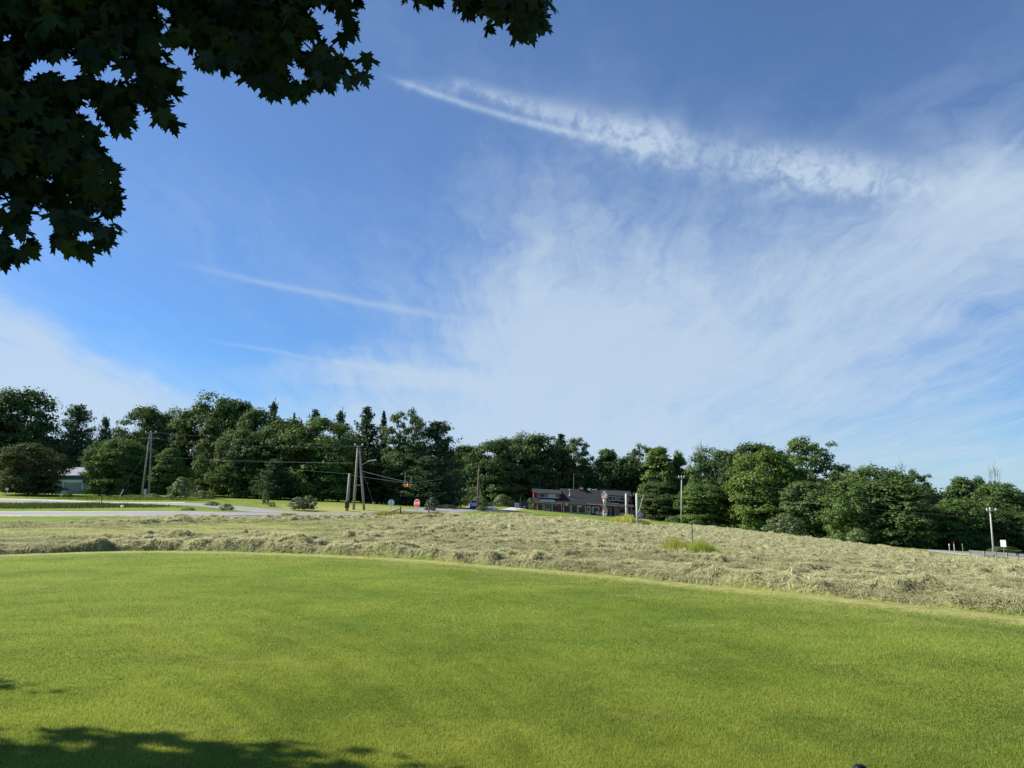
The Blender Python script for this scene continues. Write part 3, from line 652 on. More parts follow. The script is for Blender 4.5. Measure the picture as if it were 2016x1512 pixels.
TREES = [
 # kind,u,vtop,w,d,label,color
 ('round', 28, 776, 115, 150, 'tall dark broad tree at the far left edge of the photo', DK),
 ('round', -60, 800, 130, 150, 'dark tree cut by the left edge of the photo, behind the power line', DK),
 ('wide', 140, 800, 88, 148, 'wide layered pine standing behind the small grey building', G0),
 ('pine', 196, 823, 42, 150, 'small pointed pine just right of the wide layered pine', G0),
 ('bare', 176, 812, 24, 156, 'leafless grey twigs rising between the wide pine and the small pine', G0),
 ('dome', 54, 879, 102, 122, 'low rounded tree with reddish brown foliage beside the left road', BR),
 ('egg', 112, 868, 70, 150, 'mid green tree tucked between the reddish tree and the wide pine', G0),
 ('round', 196, 872, 56, 126, 'leafy green tree overhanging the right end of the grey building', LT),
 ('round', 240, 868, 84, 126, 'bright dense tree with foliage to the ground, left of the leaning twin pole', LT),
 ('dome', 270, 809, 84, 150, 'round-topped oak behind the top of the left twin pole, its left half', G0),
 ('dome', 322, 812, 76, 152, 'round-topped oak just right of the left twin pole top', G0),
 ('egg', 333, 884, 66, 124, 'small light green tree with a leaning trunk, right of the left twin pole', LT),
 ('dome', 412, 784, 112, 150, 'tallest spreading broadleaf tree on the left, with sky gaps in its top', G0),
 ('round', 468, 795, 62, 150, 'dark rounded crown right against the tallest spreading tree', DK),
 ('egg', 408, 826, 58, 140, 'tall column of vine-covered foliage right of the transformer pole', G0),
 ('round', 372, 855, 60, 152, 'dark tree behind the transformer pole', DK),
 ('round', 506, 812, 80, 144, 'medium green tree in front of the tall pointed pine', G0),
 ('pine', 530, 793, 40, 152, 'pine top with brownish needles poking above the left woods', (1.5, 1.1, 1.1)),
 ('bare', 551, 806, 20, 154, 'thin leafless treetop beside the brownish pine top', G0),
 ('round', 470, 850, 80, 134, 'broad tree with foliage to the ground, first right of the vine-covered column', G0),
 ('round', 552, 832, 95, 134, 'dense rounded tree at the middle of the left woods', G0),
 ('spruce', 572, 814, 22, 150, 'small dark spruce tip above the middle of the left woods', DK),
 ('pine', 614, 808, 52, 148, 'feathery pine top left of the big maple', G0),
 ('dome', 635, 832, 115, 132, 'big maple with layered sunlit foliage left of the short grey post', LT),
 ('wide', 536, 905, 62, 126, 'low soft dark pine in front of the maple', G0),
 ('pine', 665, 811, 46, 146, 'narrow pine above the right shoulder of the big maple', G0),
 ('pine', 718, 803, 66, 140, 'tall ragged pine directly behind the twin pole with the street light', G0),
 ('spruce', 751, 811, 36, 142, 'dark narrow spruce right of the tall ragged pine', DK),
 ('round', 690, 862, 70, 142, 'shaded tree behind the short grey post', DK),
 ('round', 742, 890, 75, 140, 'shaded tree under the street light arm', DK),
 ('open', 797, 812, 82, 136, 'tall loose broadleaf tree with a knobbly crown above the hanging beacon', G0),
 ('round', 800, 880, 80, 134, 'dark lower tree right behind the hanging beacon', DK),
 ('wide', 858, 832, 112, 138, 'large dark pine with sweeping branches left of the sky gap', DK),
 ('wide', 845, 900, 105, 128, 'low dark conifer behind the stop sign', DK),
 ('round', 925, 881, 66, 205, 'rounded tree directly behind the brown roadside pole', G0),
 ('dome', 968, 874, 84, 200, 'green rounded tree left of the middle woods high point', G0),
 ('dome', 1020, 860, 92, 205, 'large rounded oak above the dark parked vehicle', G0),
 ('round', 1066, 861, 84, 207, 'broad tree above the left end of the red shop', G0),
 ('pine', 1106, 856, 50, 210, 'pine with a ragged top above the left half of the shop roof', DK),
 ('open', 1138, 868, 60, 206, 'thin loose tree with sky showing through, above the shop chimney', G0),
 ('bare', 1166, 890, 20, 215, 'leafless twigs right of the thin loose tree', G0),
 ('egg', 1196, 886, 74, 206, 'upright green tree above the tall pink and white tower', G0),
 ('bare', 1222, 884, 30, 216, 'leafless twigs behind the woods above the two grey posts', G0),
 ('round', 1236, 906, 58, 208, 'low green tree in the dip above the two grey posts', DK),
 ('open', 1268, 879, 58, 204, 'loose dark treetop right of the dip above the posts', DK),
 ('egg', 1302, 882, 80, 200, 'light green feathery tree left of the single pale pole', YG),
 ('egg', 1340, 892, 44, 200, 'pointed yellow-green treetop straight above the single pale pole', YG),
 ('bare', 1369, 870, 50, 200, 'grey leafless tree standing out against the sky right of the pale pole', G0),
 ('dome', 1412, 888, 96, 185, 'dark rounded tree right of the grey leafless tree', DK),
 ('round', 1452, 905, 60, 178, 'dark tree left of the big sunlit oak', DK),
 ('round', 1388, 955, 86, 168, 'lower leafy maple at the field edge right of the pale pole', LT),
 ('round', 1300, 950, 70, 190, 'dark green tree right of the shop at the wood edge', DK),
 ('round', 1497, 878, 100, 176, 'dark treetop left of the tallest open crown on the right', DK),
 ('dome', 1510, 896, 120, 160, 'big sunlit oak with warm green foliage in the right woods', YG),
 ('open', 1592, 867, 130, 172, 'tallest tree of the right woods with a wide open airy crown', LT),
 ('round', 1600, 952, 84, 148, 'grey-green tree at the field edge below the open crown', GY),
 ('egg', 1652, 938, 56, 160, 'narrow dark tree right of the open crown', DK),
 ('open', 1668, 922, 60, 172, 'loose small treetop between the open crown and the dense dome', G0),
 ('dome', 1728, 922, 112, 158, 'dense dark green dome in the right woods', G0),
 ('dome', 1690, 952, 100, 138, 'leafy tree at the field edge, left half of the large mass on the right', LT),
 ('round', 1765, 950, 120, 136, 'broad leafy tree at the field edge, right half of the large mass on the right', G0),
 ('bare', 1794, 905, 26, 165, 'leafless twigs sticking up above the open cedar', G0),
 ('open', 1812, 930, 66, 160, 'open cedar-like tree with bare branch ends against the sky', DK),
 ('round', 1825, 968, 70, 150, 'dark tree under the open cedar', DK),
 ('bare', 1868, 955, 30, 176, 'faint leafless twigs in the gap of the right woods', G0),
 ('egg', 1902, 941, 66, 160, 'upright tree right of the gap in the right woods', G0),
 ('egg', 1938, 942, 48, 160, 'upright tree above the pale pole by the guard rail', G0),
 ('bare', 1976, 915, 50, 172, 'leafless spreading treetop near the right edge of the photo', G0),
 ('round', 1982, 956, 92, 150, 'wide green tree above the white rectangular sign', G0),
 ('round', 2060, 975, 110, 150, 'green tree cut by the right edge of the photo', DK),
 ('round', 1885, 985, 80, 138, 'leafy yellow-green lower tree behind the small white-capped post', LT),
 ('round', 1945, 1000, 90, 140, 'low green tree right behind the guard rail pole', G0),
 ('round', 2010, 1010, 90, 140, 'low dark tree at the right edge behind the guard rail', DK),
]
for k_, u, vt, wp, d, lab, c in TREES: place(k_, u, vt, wp, d, lab, c)
BUSH = [
 (355, 942, 44, 108, 'round light green bush on the bank right of the left twin pole', LT), (400, 966, 50, 118, 'light leafy bush at the foot of the vine-covered column', YG),
 (588, 980, 46, 90, 'dark green bush beside the junction, left one of the touching pair', (.6, .7, .8)), (607, 976, 34, 91, 'taller rounded bush of the touching pair beside the junction', (.75, .85, .8)),
 (522, 966, 14, 98, 'slim young tree on the bank behind the junction', LT), (536, 988, 14, 96, 'small low bush next to the slim young tree', G0),
 (418, 988, 34, 90, 'low bush on the far road verge, behind the traffic island', (.8, .9, .8)), (446, 992, 30, 80, 'bushy green growth at the right tip of the traffic island', G0),
 (372, 1000, 26, 77, 'small low bush on the traffic island', (.7, .8, .8)), (130, 968, 22, 112, 'small dark bush on the grass in front of the grey building', DK),
 (918, 962, 50, 165, 'tall light green roadside bush left of the silver car', YG), (945, 975, 34, 160, 'light green bush behind the silver car', LT),
 (990, 975, 46, 176, 'spreading bush on the mound left of the dark parked vehicle', LT), (966, 990, 40, 166, 'low bush left of the small square sign', G0),
 (1045, 982, 16, 176, 'pale conical shrub at the left corner of the shop', (1.3, 1.3, 1.9)), (948, 996, 26, 120, 'weedy green bush at the foot of the brown pole', YG),
 (880, 994, 50, 112, 'dark low bush by the roadside right of the stop sign', (.6, .7, .7)), (1325, 1016, 30, 140, 'light green bush beside the foot of the single pale pole', YG),
 (1370, 1024, 26, 136, 'small light bush at the field edge right of the pale pole', LT), (1545, 1013, 68, 128, 'rounded pale green shrub at the field edge below the sunlit oak', (1.2, 1.1, 1.1)),
 (1690, 1042, 46, 122, 'bright green bush at the field edge in the right woods', YG), (1975, 1076, 60, 125, 'low growth behind the guard rail', G0),
 (303, 972, 30, 112, 'weeds around the foot of the left twin pole', LT), (850, 980, 30, 100, 'dark scrub beside the weathered fence post', (.5, .55, .6)),
]
for u, vt, wp, d, lab, c in BUSH: place('bush', u, vt, wp, d, lab, c)
for u, vt, lab in ((1026, 974, 'thin dark columnar conifer behind the dark parked vehicle'), (1034, 978, 'shorter columnar conifer next to the parked vehicle')):
    place('spruce', u, vt, 7, 182, lab, DK, group='columnar conifers beside the shop')
# ---- far woodland mass behind the tree line
def woodland(name, spec, label, seed):
    rs = np.random.RandomState(seed); Cs = []; Ns = []; Ts = []
    for (u0, u1, d, v0, v1) in spec:
        nn = int((u1-u0)/5)
        for i in range(nn):
            f = (i+rs.rand())/nn; u = u0+(u1-u0)*f; vt = v0+(v1-v0)*f + rs.randn()*5; dd = d+rs.rand()*8
            x, y, z = at(u, dd); top = pt(u, vt, dd)[2]
            for j in range(4):
                c = np.array([x+rs.randn(), y+rs.randn(), z+(top-z)*(j+rs.rand())/4]); m_ = 80
                dv = rs.randn(m_, 3); dv /= np.linalg.norm(dv, axis=1)[:, None]
                Cs.append(c+dv*(1.9*rs.rand(m_)**.4)[:, None]*np.array([1, 1, 1.3])); Ns.append(dv+rs.randn(m_, 3)*.4); Ts.append(.5*rs.rand(m_))
    Cs = np.concatenate(Cs); Ns = np.concatenate(Ns); Ts = np.concatenate(Ts)
    o = leaves_mesh(name, Cs, Ns, .42*(.6+.8*rs.rand(len(Cs))), Ts, M_leaf, None, seed); o.color = (.95, 1.0, 1.0, 1)
    tag(o, label, 'woods', kind='stuff')
woodland('woodland', [(-150, 300, 166, 870, 880), (300, 760, 166, 870, 880), (740, 900, 150, 905, 900), (895, 1260, 222, 897, 922), (1200, 1700, 200, 918, 955), (1640, 2150, 172, 962, 992)],
         'dark interior of the woods filling in behind the front trees', 77)
# ================================================================ tall grass tufts
def tuft(u, d, wx, wy, hgt, N, label, color, seed, name='grass_tuft', kind=None):
    rs = np.random.RandomState(seed); x0, y0, z0 = at(u, d)
    x = rs.randn(N)*wx*.42; y = rs.randn(N)*wy*.42; z = H(x+x0, y+y0)-z0
    hh = hgt*(.3+.8*rs.rand(N))*np.exp(-(x/wx)**2*1.1)*(.35+1.2*fbm(x*5/wx+seed*7, y*3+seed, 3)); an = rs.rand(N)*6.28; la = rs.rand(N)*6.28; ln = hh*.35*rs.rand(N)
    wd = .012*(d/30)
    V = np.empty((N, 3, 3)); V[:, 0] = np.c_[x-np.cos(an)*wd, y-np.sin(an)*wd, z]; V[:, 1] = np.c_[x+np.cos(an)*wd, y+np.sin(an)*wd, z]
    V[:, 2] = np.c_[x+np.cos(la)*ln, y+np.sin(la)*ln, z+hh]
    o = np_mesh(name, V.reshape(-1, 3), np.arange(3*N).reshape(-1, 3), M_tall, tint=np.repeat(rs.rand(N), 3)); o.location = (x0, y0, z0-.03); o.color = (*color, 1)
    if kind: tag(o, label, 'grass', None, kind)
    else: tag(o, label, 'grass tuft', 'clumps of tall uncut grass')
tuft(1378, 29, 1.25, .8, .62, 10000, 'tall green uncut grass around the thin dark rod in the hay', (1.1, 1.3, .7), 1)
tuft(1335, 29.5, .9, .6, .6, 5000, 'paler yellow uncut grass just left of the thin dark rod', (1.2, 1.25, .8), 2)
tuft(1232, 100, 2.3, 2.0, 1.1, 7000, 'bright yellow dry grass clump at the foot of the two grey posts', (1.6, 1.6, 1.2), 3)
tuft(1262, 99, 2.0, 1.6, .7, 3000, 'greener dry grass right of the two grey posts', (.7, .75, .6), 4)
tuft(760, 70, 3.2, 1.5, .55, 7000, 'golden long grass under the fence brace', (1.0, .95, .6), 5)
tuft(805, 72, 3.6, 1.5, .65, 7000, 'long grass at the foot of the stop sign', (.85, .85, .55), 6)
tuft(850, 76, 3.6, 1.5, .55, 5000, 'long grass around the weathered fence post', (.8, .75, .55), 7)
tuft(40, 85, 14, 5, .5, 26000, 'coarse dark green grass on the left of the traffic island', (.25, .36, .22), 8)
tuft(150, 84, 12, 4, .5, 20000, 'coarse dark grass in the middle of the traffic island', (.22, .34, .2), 9)
tuft(250, 110, 12, 3, .5, 12000, 'rough green grass on the verge below the left twin pole', (.4, .6, .35), 10)

# ================================================================ utility poles
def wires(name, pts_list, sag, r, label, cat='power line', group='wires strung along the road'):
    mb = MB(); o0 = Vector(pts_list[0])
    for a, c in zip(pts_list[:-1], pts_list[1:]):
        a = Vector(a); c = Vector(c); L = (c-a).length; P_ = []
        for i in range(25):
            f = i/24; q = a.lerp(c, f); q.z -= sag*L*.01*4*f*(1-f); P_.append(q-o0)
        mb.path(P_, r, 4)
    o = mb.build(name, M_wire); o.location = o0; tag(o, label, cat, group); return o
GP = 'utility poles'
# left twin pole
b0 = Vector(at(286, 118)); top = Vector(pt(297, 852, 118)) - b0
r_ = empty('utility_pole', b0, 0, 'left twin wooden pole leaning together into a narrow A, with two crossarms', 'utility pole', GP)
lx = (pt(278, 980, 118)[0]-b0.x, pt(293, 980, 118)[0]-b0.x)
for x in lx: MB().tube((x, 0, -.5), (top.x+(-.12 if x < 0 else .12), 0, top.z), .16, .10, 10).build('post', M_pole, r_, True)
MB().box(top.x-1.5, top.x+1.5, -.08, .08, top.z-.95, top.z-.80).build('crossarm', M_pole, r_)
MB().box(top.x-.9, top.x+.9, -.07, .07, top.z-.1, top.z+.02).build('crossarm', M_pole, r_)
for x in (-.8, 0, .8): MB().lathe([(.05, 0), (.10, .08), (.10, .2), (.03, .24)], 8, (top.x+x, 0, top.z+.03)).build('insulator', M_insul, r_, True)
MB().box(-.25, .2, -.2, .2, .5, 1.4).build('meter_box', M_steel, r_, bevel=.03)
# transformer pole
b0 = Vector(at(380, 140)); top = Vector(pt(382, 874, 140)) - b0
r_ = empty('utility_pole', b0, 0, 'dark pole with transformer cans in front of the tallest spreading tree', 'utility pole', GP)
MB().tube((0, 0, -.5), (top.x, 0, top.z), .17, .11, 8).build('post', M_brownpole, r_, True)
MB().box(top.x-1.4, top.x+1.4, -.07, .07, top.z-.12, top.z).build('crossarm', M_brownpole, r_)
for x in (-.45, .45): MB().lathe([(.18, 0), (.24, .05), (.24, .75), (.15, .85)], 10, (top.x*.85+x, -.1, top.z-1.9)).build('transformer', M_steel, r_, True)
MB().lathe([(.2, 0), (.2, .5)], 8, (top.x*.5, 0, top.z*.52)).build('band', M_insul, r_)
# middle twin pole with street light
b0 = Vector(at(706, 95)); zb = b0.z; tp = Vector(pt(706, 877, 95)) - b0
r_ = empty('utility_pole', b0, 0, 'middle twin wooden pole forming a tall A with a street light arm', 'utility pole', GP)
xl = pt(695.5, 1012, 95)[0]-b0.x; xr = pt(717, 1012, 95)[0]-b0.x
MB().tube((xl, 0, -.5), (tp.x-.08, 0, tp.z), .17, .13, 10).build('post', M_pole, r_, True)
MB().tube((xr, .1, -.5), (tp.x+.1, .1, tp.z-.25), .16, .12, 10).build('post', M_pole, r_, True)
MB().tube((xl*.66, 0, 3.1), (xr*.62, 0, 3.1), .05).build('brace', M_steel, r_)
MB().box(tp.x-.55, tp.x+.6, -.06, .06, tp.z-.1, tp.z+.02).build('crossarm', M_pole, r_)
for x in (-.45, .5): MB().lathe([(.05, 0), (.09, .07), (.09, .18), (.03, .22)], 8, (tp.x+x, 0, tp.z+.03)).build('insulator', M_insul, r_, True)
a0 = Vector(pt(709, 917, 95))-b0; a1 = Vector(pt(729, 907, 95))-b0; a2 = Vector(pt(738, 905, 95))-b0
la_ = MB().path([a0, a0.lerp(a1, .5)+Vector((0, 0, .05)), a1, a2], .035, 6).build('light_arm', M_steel, r_)
MB().prism([(a1.x+.1, a1.z-.04), (a2.x+.2, a2.z-.10), (a2.x+.15, a2.z+.06), (a1.x+.3, a1.z+.10)], -.13, .13, 'y').build('lamp_head', M_whitetrim, la_)
# short thick post
b0 = Vector(at(682.5, 92)); tp = Vector(pt(688.5, 932, 92)) - b0
r_ = empty('utility_pole', b0, 0, 'short thick grey post leaning left of the middle twin pole, wrapped at its foot', 'utility pole', GP)
MB().tube((0, 0, -.4), (tp.x, 0, tp.z), .20, .15, 10).build('post', M_pole, r_, True)
MB().lathe([(.20, 0), (.30, .1), (.27, .5), (.34, .75), (.25, .9)], 9, (.02, 0, .35)).build('wrapping', M_darkwood, r_)
# brown pole
b0 = Vector(at(940, 122)); tp = Vector(pt(942.5, 924, 122)) - b0
r_ = empty('utility_pole', b0, 0, 'slim brown pole at the roadside just in front of the silver car', 'utility pole', GP)
MB().tube((0, 0, -.4), (tp.x, 0, tp.z), .17, .12, 8).build('post', M_brownpole, r_, True)
MB().box(tp.x-.05, tp.x+.12, -.1, .1, tp.z-.3, tp.z+.25).build('pole_top_pin', M_steel, r_)
# pale pole in the middle
b0 = Vector(at(1341, 148)); tp = Vector(pt(1342, 939, 148)) - b0
r_ = empty('utility_pole', b0, 0, 'single pale pole with a small crossarm at the far edge of the hay field', 'utility pole', GP)
MB().tube((0, 0, -1), (tp.x, 0, tp.z), .15, .11, 8).build('post', M_palepole, r_, True)
MB().box(tp.x-.6, tp.x+.55, -.06, .06, tp.z-.25, tp.z-.10).build('crossarm', M_palepole, r_)
for x in (-.55, 0, .5): MB().lathe([(.06, 0), (.10, .1), (.10, .3), (.03, .35)], 8, (tp.x+x, 0, tp.z-.09)).build('insulator', M_insul, r_, True)
# right pole
b0 = Vector(at(1957, 110)); tp = Vector(pt(1949, 1003, 110)) - b0
r_ = empty('utility_pole', b0, 0, 'pale pole with three white insulators beside the guard rail', 'utility pole', GP)
MB().tube((0, 0, -.6), (tp.x, 0, tp.z), .14, .10, 8).build('post', M_palepole, r_, True)
MB().box(tp.x-.5, tp.x+.95, -.05, .05, tp.z-.25, tp.z-.13).build('crossarm', M_palepole, r_)
for x in (-.45, 0, .85): MB().lathe([(.06, 0), (.11, .08), (.11, .2), (.03, .28)], 8, (tp.x+x, 0, tp.z-.12 + (.14 if x == 0 else 0))).build('insulator', M_insul, r_, True)
# wires
def WP(*l): return [pt(*q) for q in l]
for i, (L, s2, lab) in enumerate([
    (WP((-60, 854, 112), (290, 851, 118)), 0, 'topmost wire from the left edge to the left twin pole'),
    (WP((-60, 858, 112), (303, 854, 118)), 0, 'second wire from the left edge to the left twin pole'),
    (WP((-60, 882, 112), (290, 880, 118)), .2, 'wire a quarter way down from the left edge to the left twin pole'),
    (WP((-60, 896, 112), (294, 899, 118), (688, 912, 92)), .2, 'lowest wire from the left edge past the left twin pole to the short post'),
    (WP((303, 851, 118), (703, 878, 95)), .3, 'topmost wire between the left and middle twin poles'),
    (WP((300, 863, 118), (709, 879, 95)), 1.2, 'second wire between the left and middle twin poles'),
    (WP((404, 907, 118), (703, 911, 95)), .2, 'middle wire reaching the middle twin pole from the left'),
    (WP((560, 922, 108), (688, 933, 92)), .2, 'low wire reaching the short thick post from the left'),
    (WP((703, 877, 95), (942, 912, 122), (1230, 940, 150), (1342, 940, 148)), .5, 'topmost wire from the middle twin pole to the pale pole'),
    (WP((709, 881, 95), (942, 915, 122), (1342, 943, 148)), .8, 'second wire from the middle twin pole to the pale pole'),
    (WP((707, 911, 95), (942, 936, 122), (1130, 955, 185)), .4, 'wire from the street light height toward the shop'),
    (WP((942, 965, 122), (1050, 966, 182)), 1.6, 'slack low wire from the brown pole to the left corner of the shop'),
    (WP((1342, 940, 148), (1949, 1004, 110)), .3, 'topmost wire from the pale pole to the guard rail pole'),
    (WP((1342, 965, 148), (1951, 1022, 110)), .3, 'lower wire from the pale pole to the guard rail pole'),
    (WP((1949, 1004, 110), (2200, 1030, 105)), .3, 'wire leaving the guard rail pole to the right'),
    (WP((381, 876, 140), (296, 866, 118)), .3, 'short wire from the left twin pole to the transformer pole')]):
    wires('power_line', L, s2, .0075, lab)
wires('guy_wire', [tuple(pt(296, 880, 118)), at(228, 116)], 0, .02, 'thin guy wire slanting down left from the left twin pole', 'guy wire', 'guy wires of the poles')
wires('guy_wire', [tuple(pt(708, 910, 95)), at(739, 97)], 0, .02, 'thin guy wire slanting down right from the middle twin pole', 'guy wire', 'guy wires of the poles')
for (ua, va, ub, vb_, d, lab) in ((232, 982, 243, 964, 114, 'pale slanted guy wire guard left of the left twin pole'), (738, 998, 734, 988, 97, 'short pale slanted guy wire guard right of the middle twin pole')):
    a = Vector(pt(ua, va, d)); c = Vector(pt(ub, vb_, d)); r_ = empty('guy_guard', a, 0, lab, 'guy guard', 'guy wire guards')
    MB().tube((0, 0, -.2), c-a, .05, .05, 8).build('sleeve', M_insul, r_); MB().tube((c-a)*.98, (c-a)*1.03, .07, .07, 8).build('clamp', M_steel, r_)
# hanging beacon over the junction
bp_ = Vector(pt(802, 956, 90)); r_ = empty('traffic_beacon', bp_, 0, 'yellow flashing beacon hanging on wires above the junction', 'traffic beacon')
for k in range(4):
    an = k*math.pi/2 + .45; d_ = Vector((math.cos(an), math.sin(an), 0)); mb = MB()
    hb = MB().tube(d_*.06, d_*.40, .17, .17, 10).build('signal_head', M_yellow, r_)
    MB().tube(d_*.402, d_*.412, .11, .11, 12).build('lens', M_lens, hb)
    vz = MB()
    for j in range(9):
        t0_, t1_ = math.pi*(j/9), math.pi*((j+1)/9); pe = Vector((-math.sin(an), math.cos(an), 0))
        q = [d_*.41+pe*math.cos(t0_)*.16+Vector((0, 0, math.sin(t0_)*.16)), d_*.41+pe*math.cos(t1_)*.16+Vector((0, 0, math.sin(t1_)*.16))]
        q2 = [p_ + d_*.2 for p_ in q]; vz.add([q[0], q[1], q2[1], q2[0]], [(0, 1, 2, 3)])
    vz.build('visor', M_yellow, hb)
MB().tube((0, 0, .1), (0, 0, .42), .04).build('hanger', M_steel, r_)
for uu, vt in ((798, 929), (810, 938)):
    a = Vector(pt(uu-1, 951, 90))-bp_; c = Vector(pt(uu, vt, 90))-bp_
    MB().tube(a, c, .03, .03, 6).build('hanger_rod', M_steel, r_)
wires('span_wire', WP((690, 935, 93), (802, 951, 90), (872, 943, 104)), .3, .025, 'span wire that carries the yellow beacon, from the short post', 'span wire', 'wires strung along the road')
wires('span_wire', WP((708, 926, 95), (802, 949, 90)), .5, .02, 'upper span wire from the twin pole to the yellow beacon', 'span wire', 'wires strung along the road')
# ================================================================ signs
def text_mesh(s, size, name, mat, parent, loc, rot, squash=1.0):
    cu = bpy.data.curves.new('txt', 'FONT'); cu.body = s; cu.size = size; cu.align_x = 'CENTER'; cu.align_y = 'CENTER'; cu.extrude = .003; cu.offset = size*.012
    ob = bpy.data.objects.new('txt', cu); col.objects.link(ob)
    bpy.context.view_layer.update(); dg = bpy.context.evaluated_depsgraph_get()
    me = bpy.data.meshes.new_from_object(ob.evaluated_get(dg)); bpy.data.objects.remove(ob)
    me.materials.clear(); me.materials.append(mat)
    o = bpy.data.objects.new(name, me); col.objects.link(o); o.parent = parent; o.location = loc; o.rotation_euler = rot; o.scale = (squash, 1, 1); return o
def octo(r, k=math.cos(math.pi/8)): return [(r/k*math.cos(math.pi/8+i*math.pi/4), r/k*math.sin(math.pi/8+i*math.pi/4)) for i in range(8)]
def stop_sign(u, v, d, rz, label, r=.38, back=False):
    x, y, zg = at(u, d); zc = pt(u, v, d)[2]; root = empty('stop_sign', (x, y, zg), rz, label, 'stop sign' if not back else 'road sign'); hz_ = zc-zg
    MB().box(-.03, .03, 0, .05, -.3, hz_+r*.9).build('post', M_steel, root)
    if not back:
        MB().prism([(a, c+hz_) for a, c in octo(r)], -.02, -.012, 'y').build('border', M_white, root)
        pl = MB().prism([(a, c+hz_) for a, c in octo(r*.91)], -.028, -.022, 'y').build('panel', M_signred, root)
        text_mesh('STOP', r*.86, 'lettering', M_white, pl, (0, -.032, hz_), (math.pi/2, 0, 0), .86)
    else:
        MB().prism([(a, c+hz_) for a, c in octo(r)], -.03, -.02, 'y', ).build('panel', M_signback, root)
        MB().box(-.04, .04, -.07, -.035, hz_-r*.9, hz_+r*.9).build('bracket', M_steel, root)
    return root
stop_sign(820.5, 991, 74, R(-38), 'red stop sign facing left at the edge of the hay field', .39)
stop_sign(769.5, 989.5, 84, R(8), 'back of an eight-sided sign on a thin post left of the stop sign', .34, True)
# small square sign by the driveway
def rect_sign(u, v, d, w_, h_, label, rz=0, marks=True, frame=None):
    x, y, zg = at(u, d); zc = pt(u, v, d)[2]-zg; root = empty('road_sign', (x, y, zg), rz, label, 'road sign', 'small roadside signs')
    MB().tube((0, .03, -.3), (0, .03, zc+h_*.4), .035, .035, 6).build('post', M_steel, root)
    pl = MB().box(-w_/2, w_/2, -.02, 0, zc-h_/2, zc+h_/2).build('panel', M_white, root, bevel=.01)
    if marks: MB().box(-w_*.18, w_*.2, -.03, -.021, zc-h_*.22, zc+h_*.18).build('emblem', M_bluegrey, pl)
    return root
rect_sign(1017.5, 994, 140, .8, .72, 'small square sign with a grey blue patch beside the pale driveway')
rect_sign(1978, 1070, 106, .68, .95, 'white rectangular sign right of the guard rail pole', marks=False, rz=R(-42))
rect_sign(12, 963, 112, .45, .3, 'tiny sign on a thin stake under the reddish tree at the far left', marks=False)
# thin marker posts
def marker(u, vt, d, r, mat, label, cap=None, capmat=None, vbz=None, lean=0):
    x, y, zg = at(u, d); tz = pt(u, vt, d)[2]-zg; root = empty('marker_post', (x, y, zg), 0, label, 'post', 'small posts along the roads')
    r *= .8; MB().tube((lean, 0, -.3), (0, 0, tz), r, r, 8).build('stake', mat, root)
    MB().lathe([(r*1.2, 0), (r*1.6, .06), (r*1.5, cap or .12), (r*.5, (cap or .12)+.03)], 8, (0, 0, tz-(cap or .05))).build('cap', capmat or mat, root)
marker(199.5, 963, 96, .05, M_darkwood, 'thin dark metal stake at the inner edge of the left road')
marker(1870, 1071, 118, .07, M_greypost, 'small grey post with a white cap left of the guard rail', .25, M_white)
marker(1879.5, 1067, 119, .08, M_greypost, 'small grey post with a dark red top left of the guard rail', .30, M_darkred)
marker(1896, 1072, 121, .07, M_pole, 'plain grey wooden post between the capped posts and the guard rail')
x, y, zg = at(1365, 29.3); r_ = empty('marker_rod', (x, y, zg), 0, 'thin dark rod standing in the uncut grass in the hay field', 'rod')
tz = Vector(pt(1362, 1032, 29.3))-Vector((x, y, zg)); MB().tube((0, 0, -.2), tz, .022, .018, 8).build('rod', M_darkwood, r_); MB().lathe([(.03, 0), (.035, .05), (.015, .08)], 8, (tz.x, 0, tz.z-.05)).build('cap', M_black, r_)
# two thick grey posts
for u, vt, dd, lab in ((1234, 973, 104, 'thick weathered grey post, left of the two in front of the shop'), (1255, 973, 97, 'thick weathered grey post, right of the two and nearer, beside the slanted flag')):
    x, y, zg = at(u, dd); tz = pt(u, vt, dd)[2]-zg; r_ = empty('wooden_post', (x, y, zg), 0, lab, 'post', 'two thick grey posts')
    MB().tube((0, 0, -.5), (.0, 0, tz), .17, .155, 12).build('shaft', M_greypost, r_, True)
    MB().lathe([(.15, 0), (.12, .05), (.03, .09)], 12, (0, 0, tz)).build('top', M_white, r_, True)
    if u == 1234: MB().lathe([(.18, 0), (.18, .06)], 12, (0, 0, tz*.57)).build('strap', M_darkwood, r_)
# fence by the stop sign
x, y, zg = at(788, 70); r_ = empty('fence_corner', (x, y, zg), 0, 'dark fence corner post with a slanting brace and wires, left of the stop sign', 'fence')
tz = pt(788, 997, 70)[2]-zg
MB().tube((0, 0, -.3), (.02, 0, tz), .065, .055, 8).build('post', M_darkwood, r_, True)
fx = pt(764, 1010, 70)[0]-x; fz = pt(764, 1010, 70)[2]-zg
MB().tube((fx, 0, max(fz, .1)), (0, 0, tz*.78), .045, .045, 8).build('brace', M_darkwood, r_)
x2, y2, z2 = at(843, 76)
MB().path([(0, 0, tz*.8), (x2-x, y2-y, z2-zg+.75)], .012).build('fence_wire', M_wire, r_)
tz2 = pt(843, 999, 76)[2]-z2; r_ = empty('fence_post', (x2, y2, z2), 0, 'weathered fence post with broken top right of the stop sign', 'fence post')
MB().tube((0, 0, -.3), (.05, 0, tz2), .085, .06, 7).build('shaft', M_brownpole, r_, True); MB().tube((.05, 0, tz2*.95), (-.08, 0, tz2*1.25), .03, .01, 5).build('splinter', M_brownpole, r_)
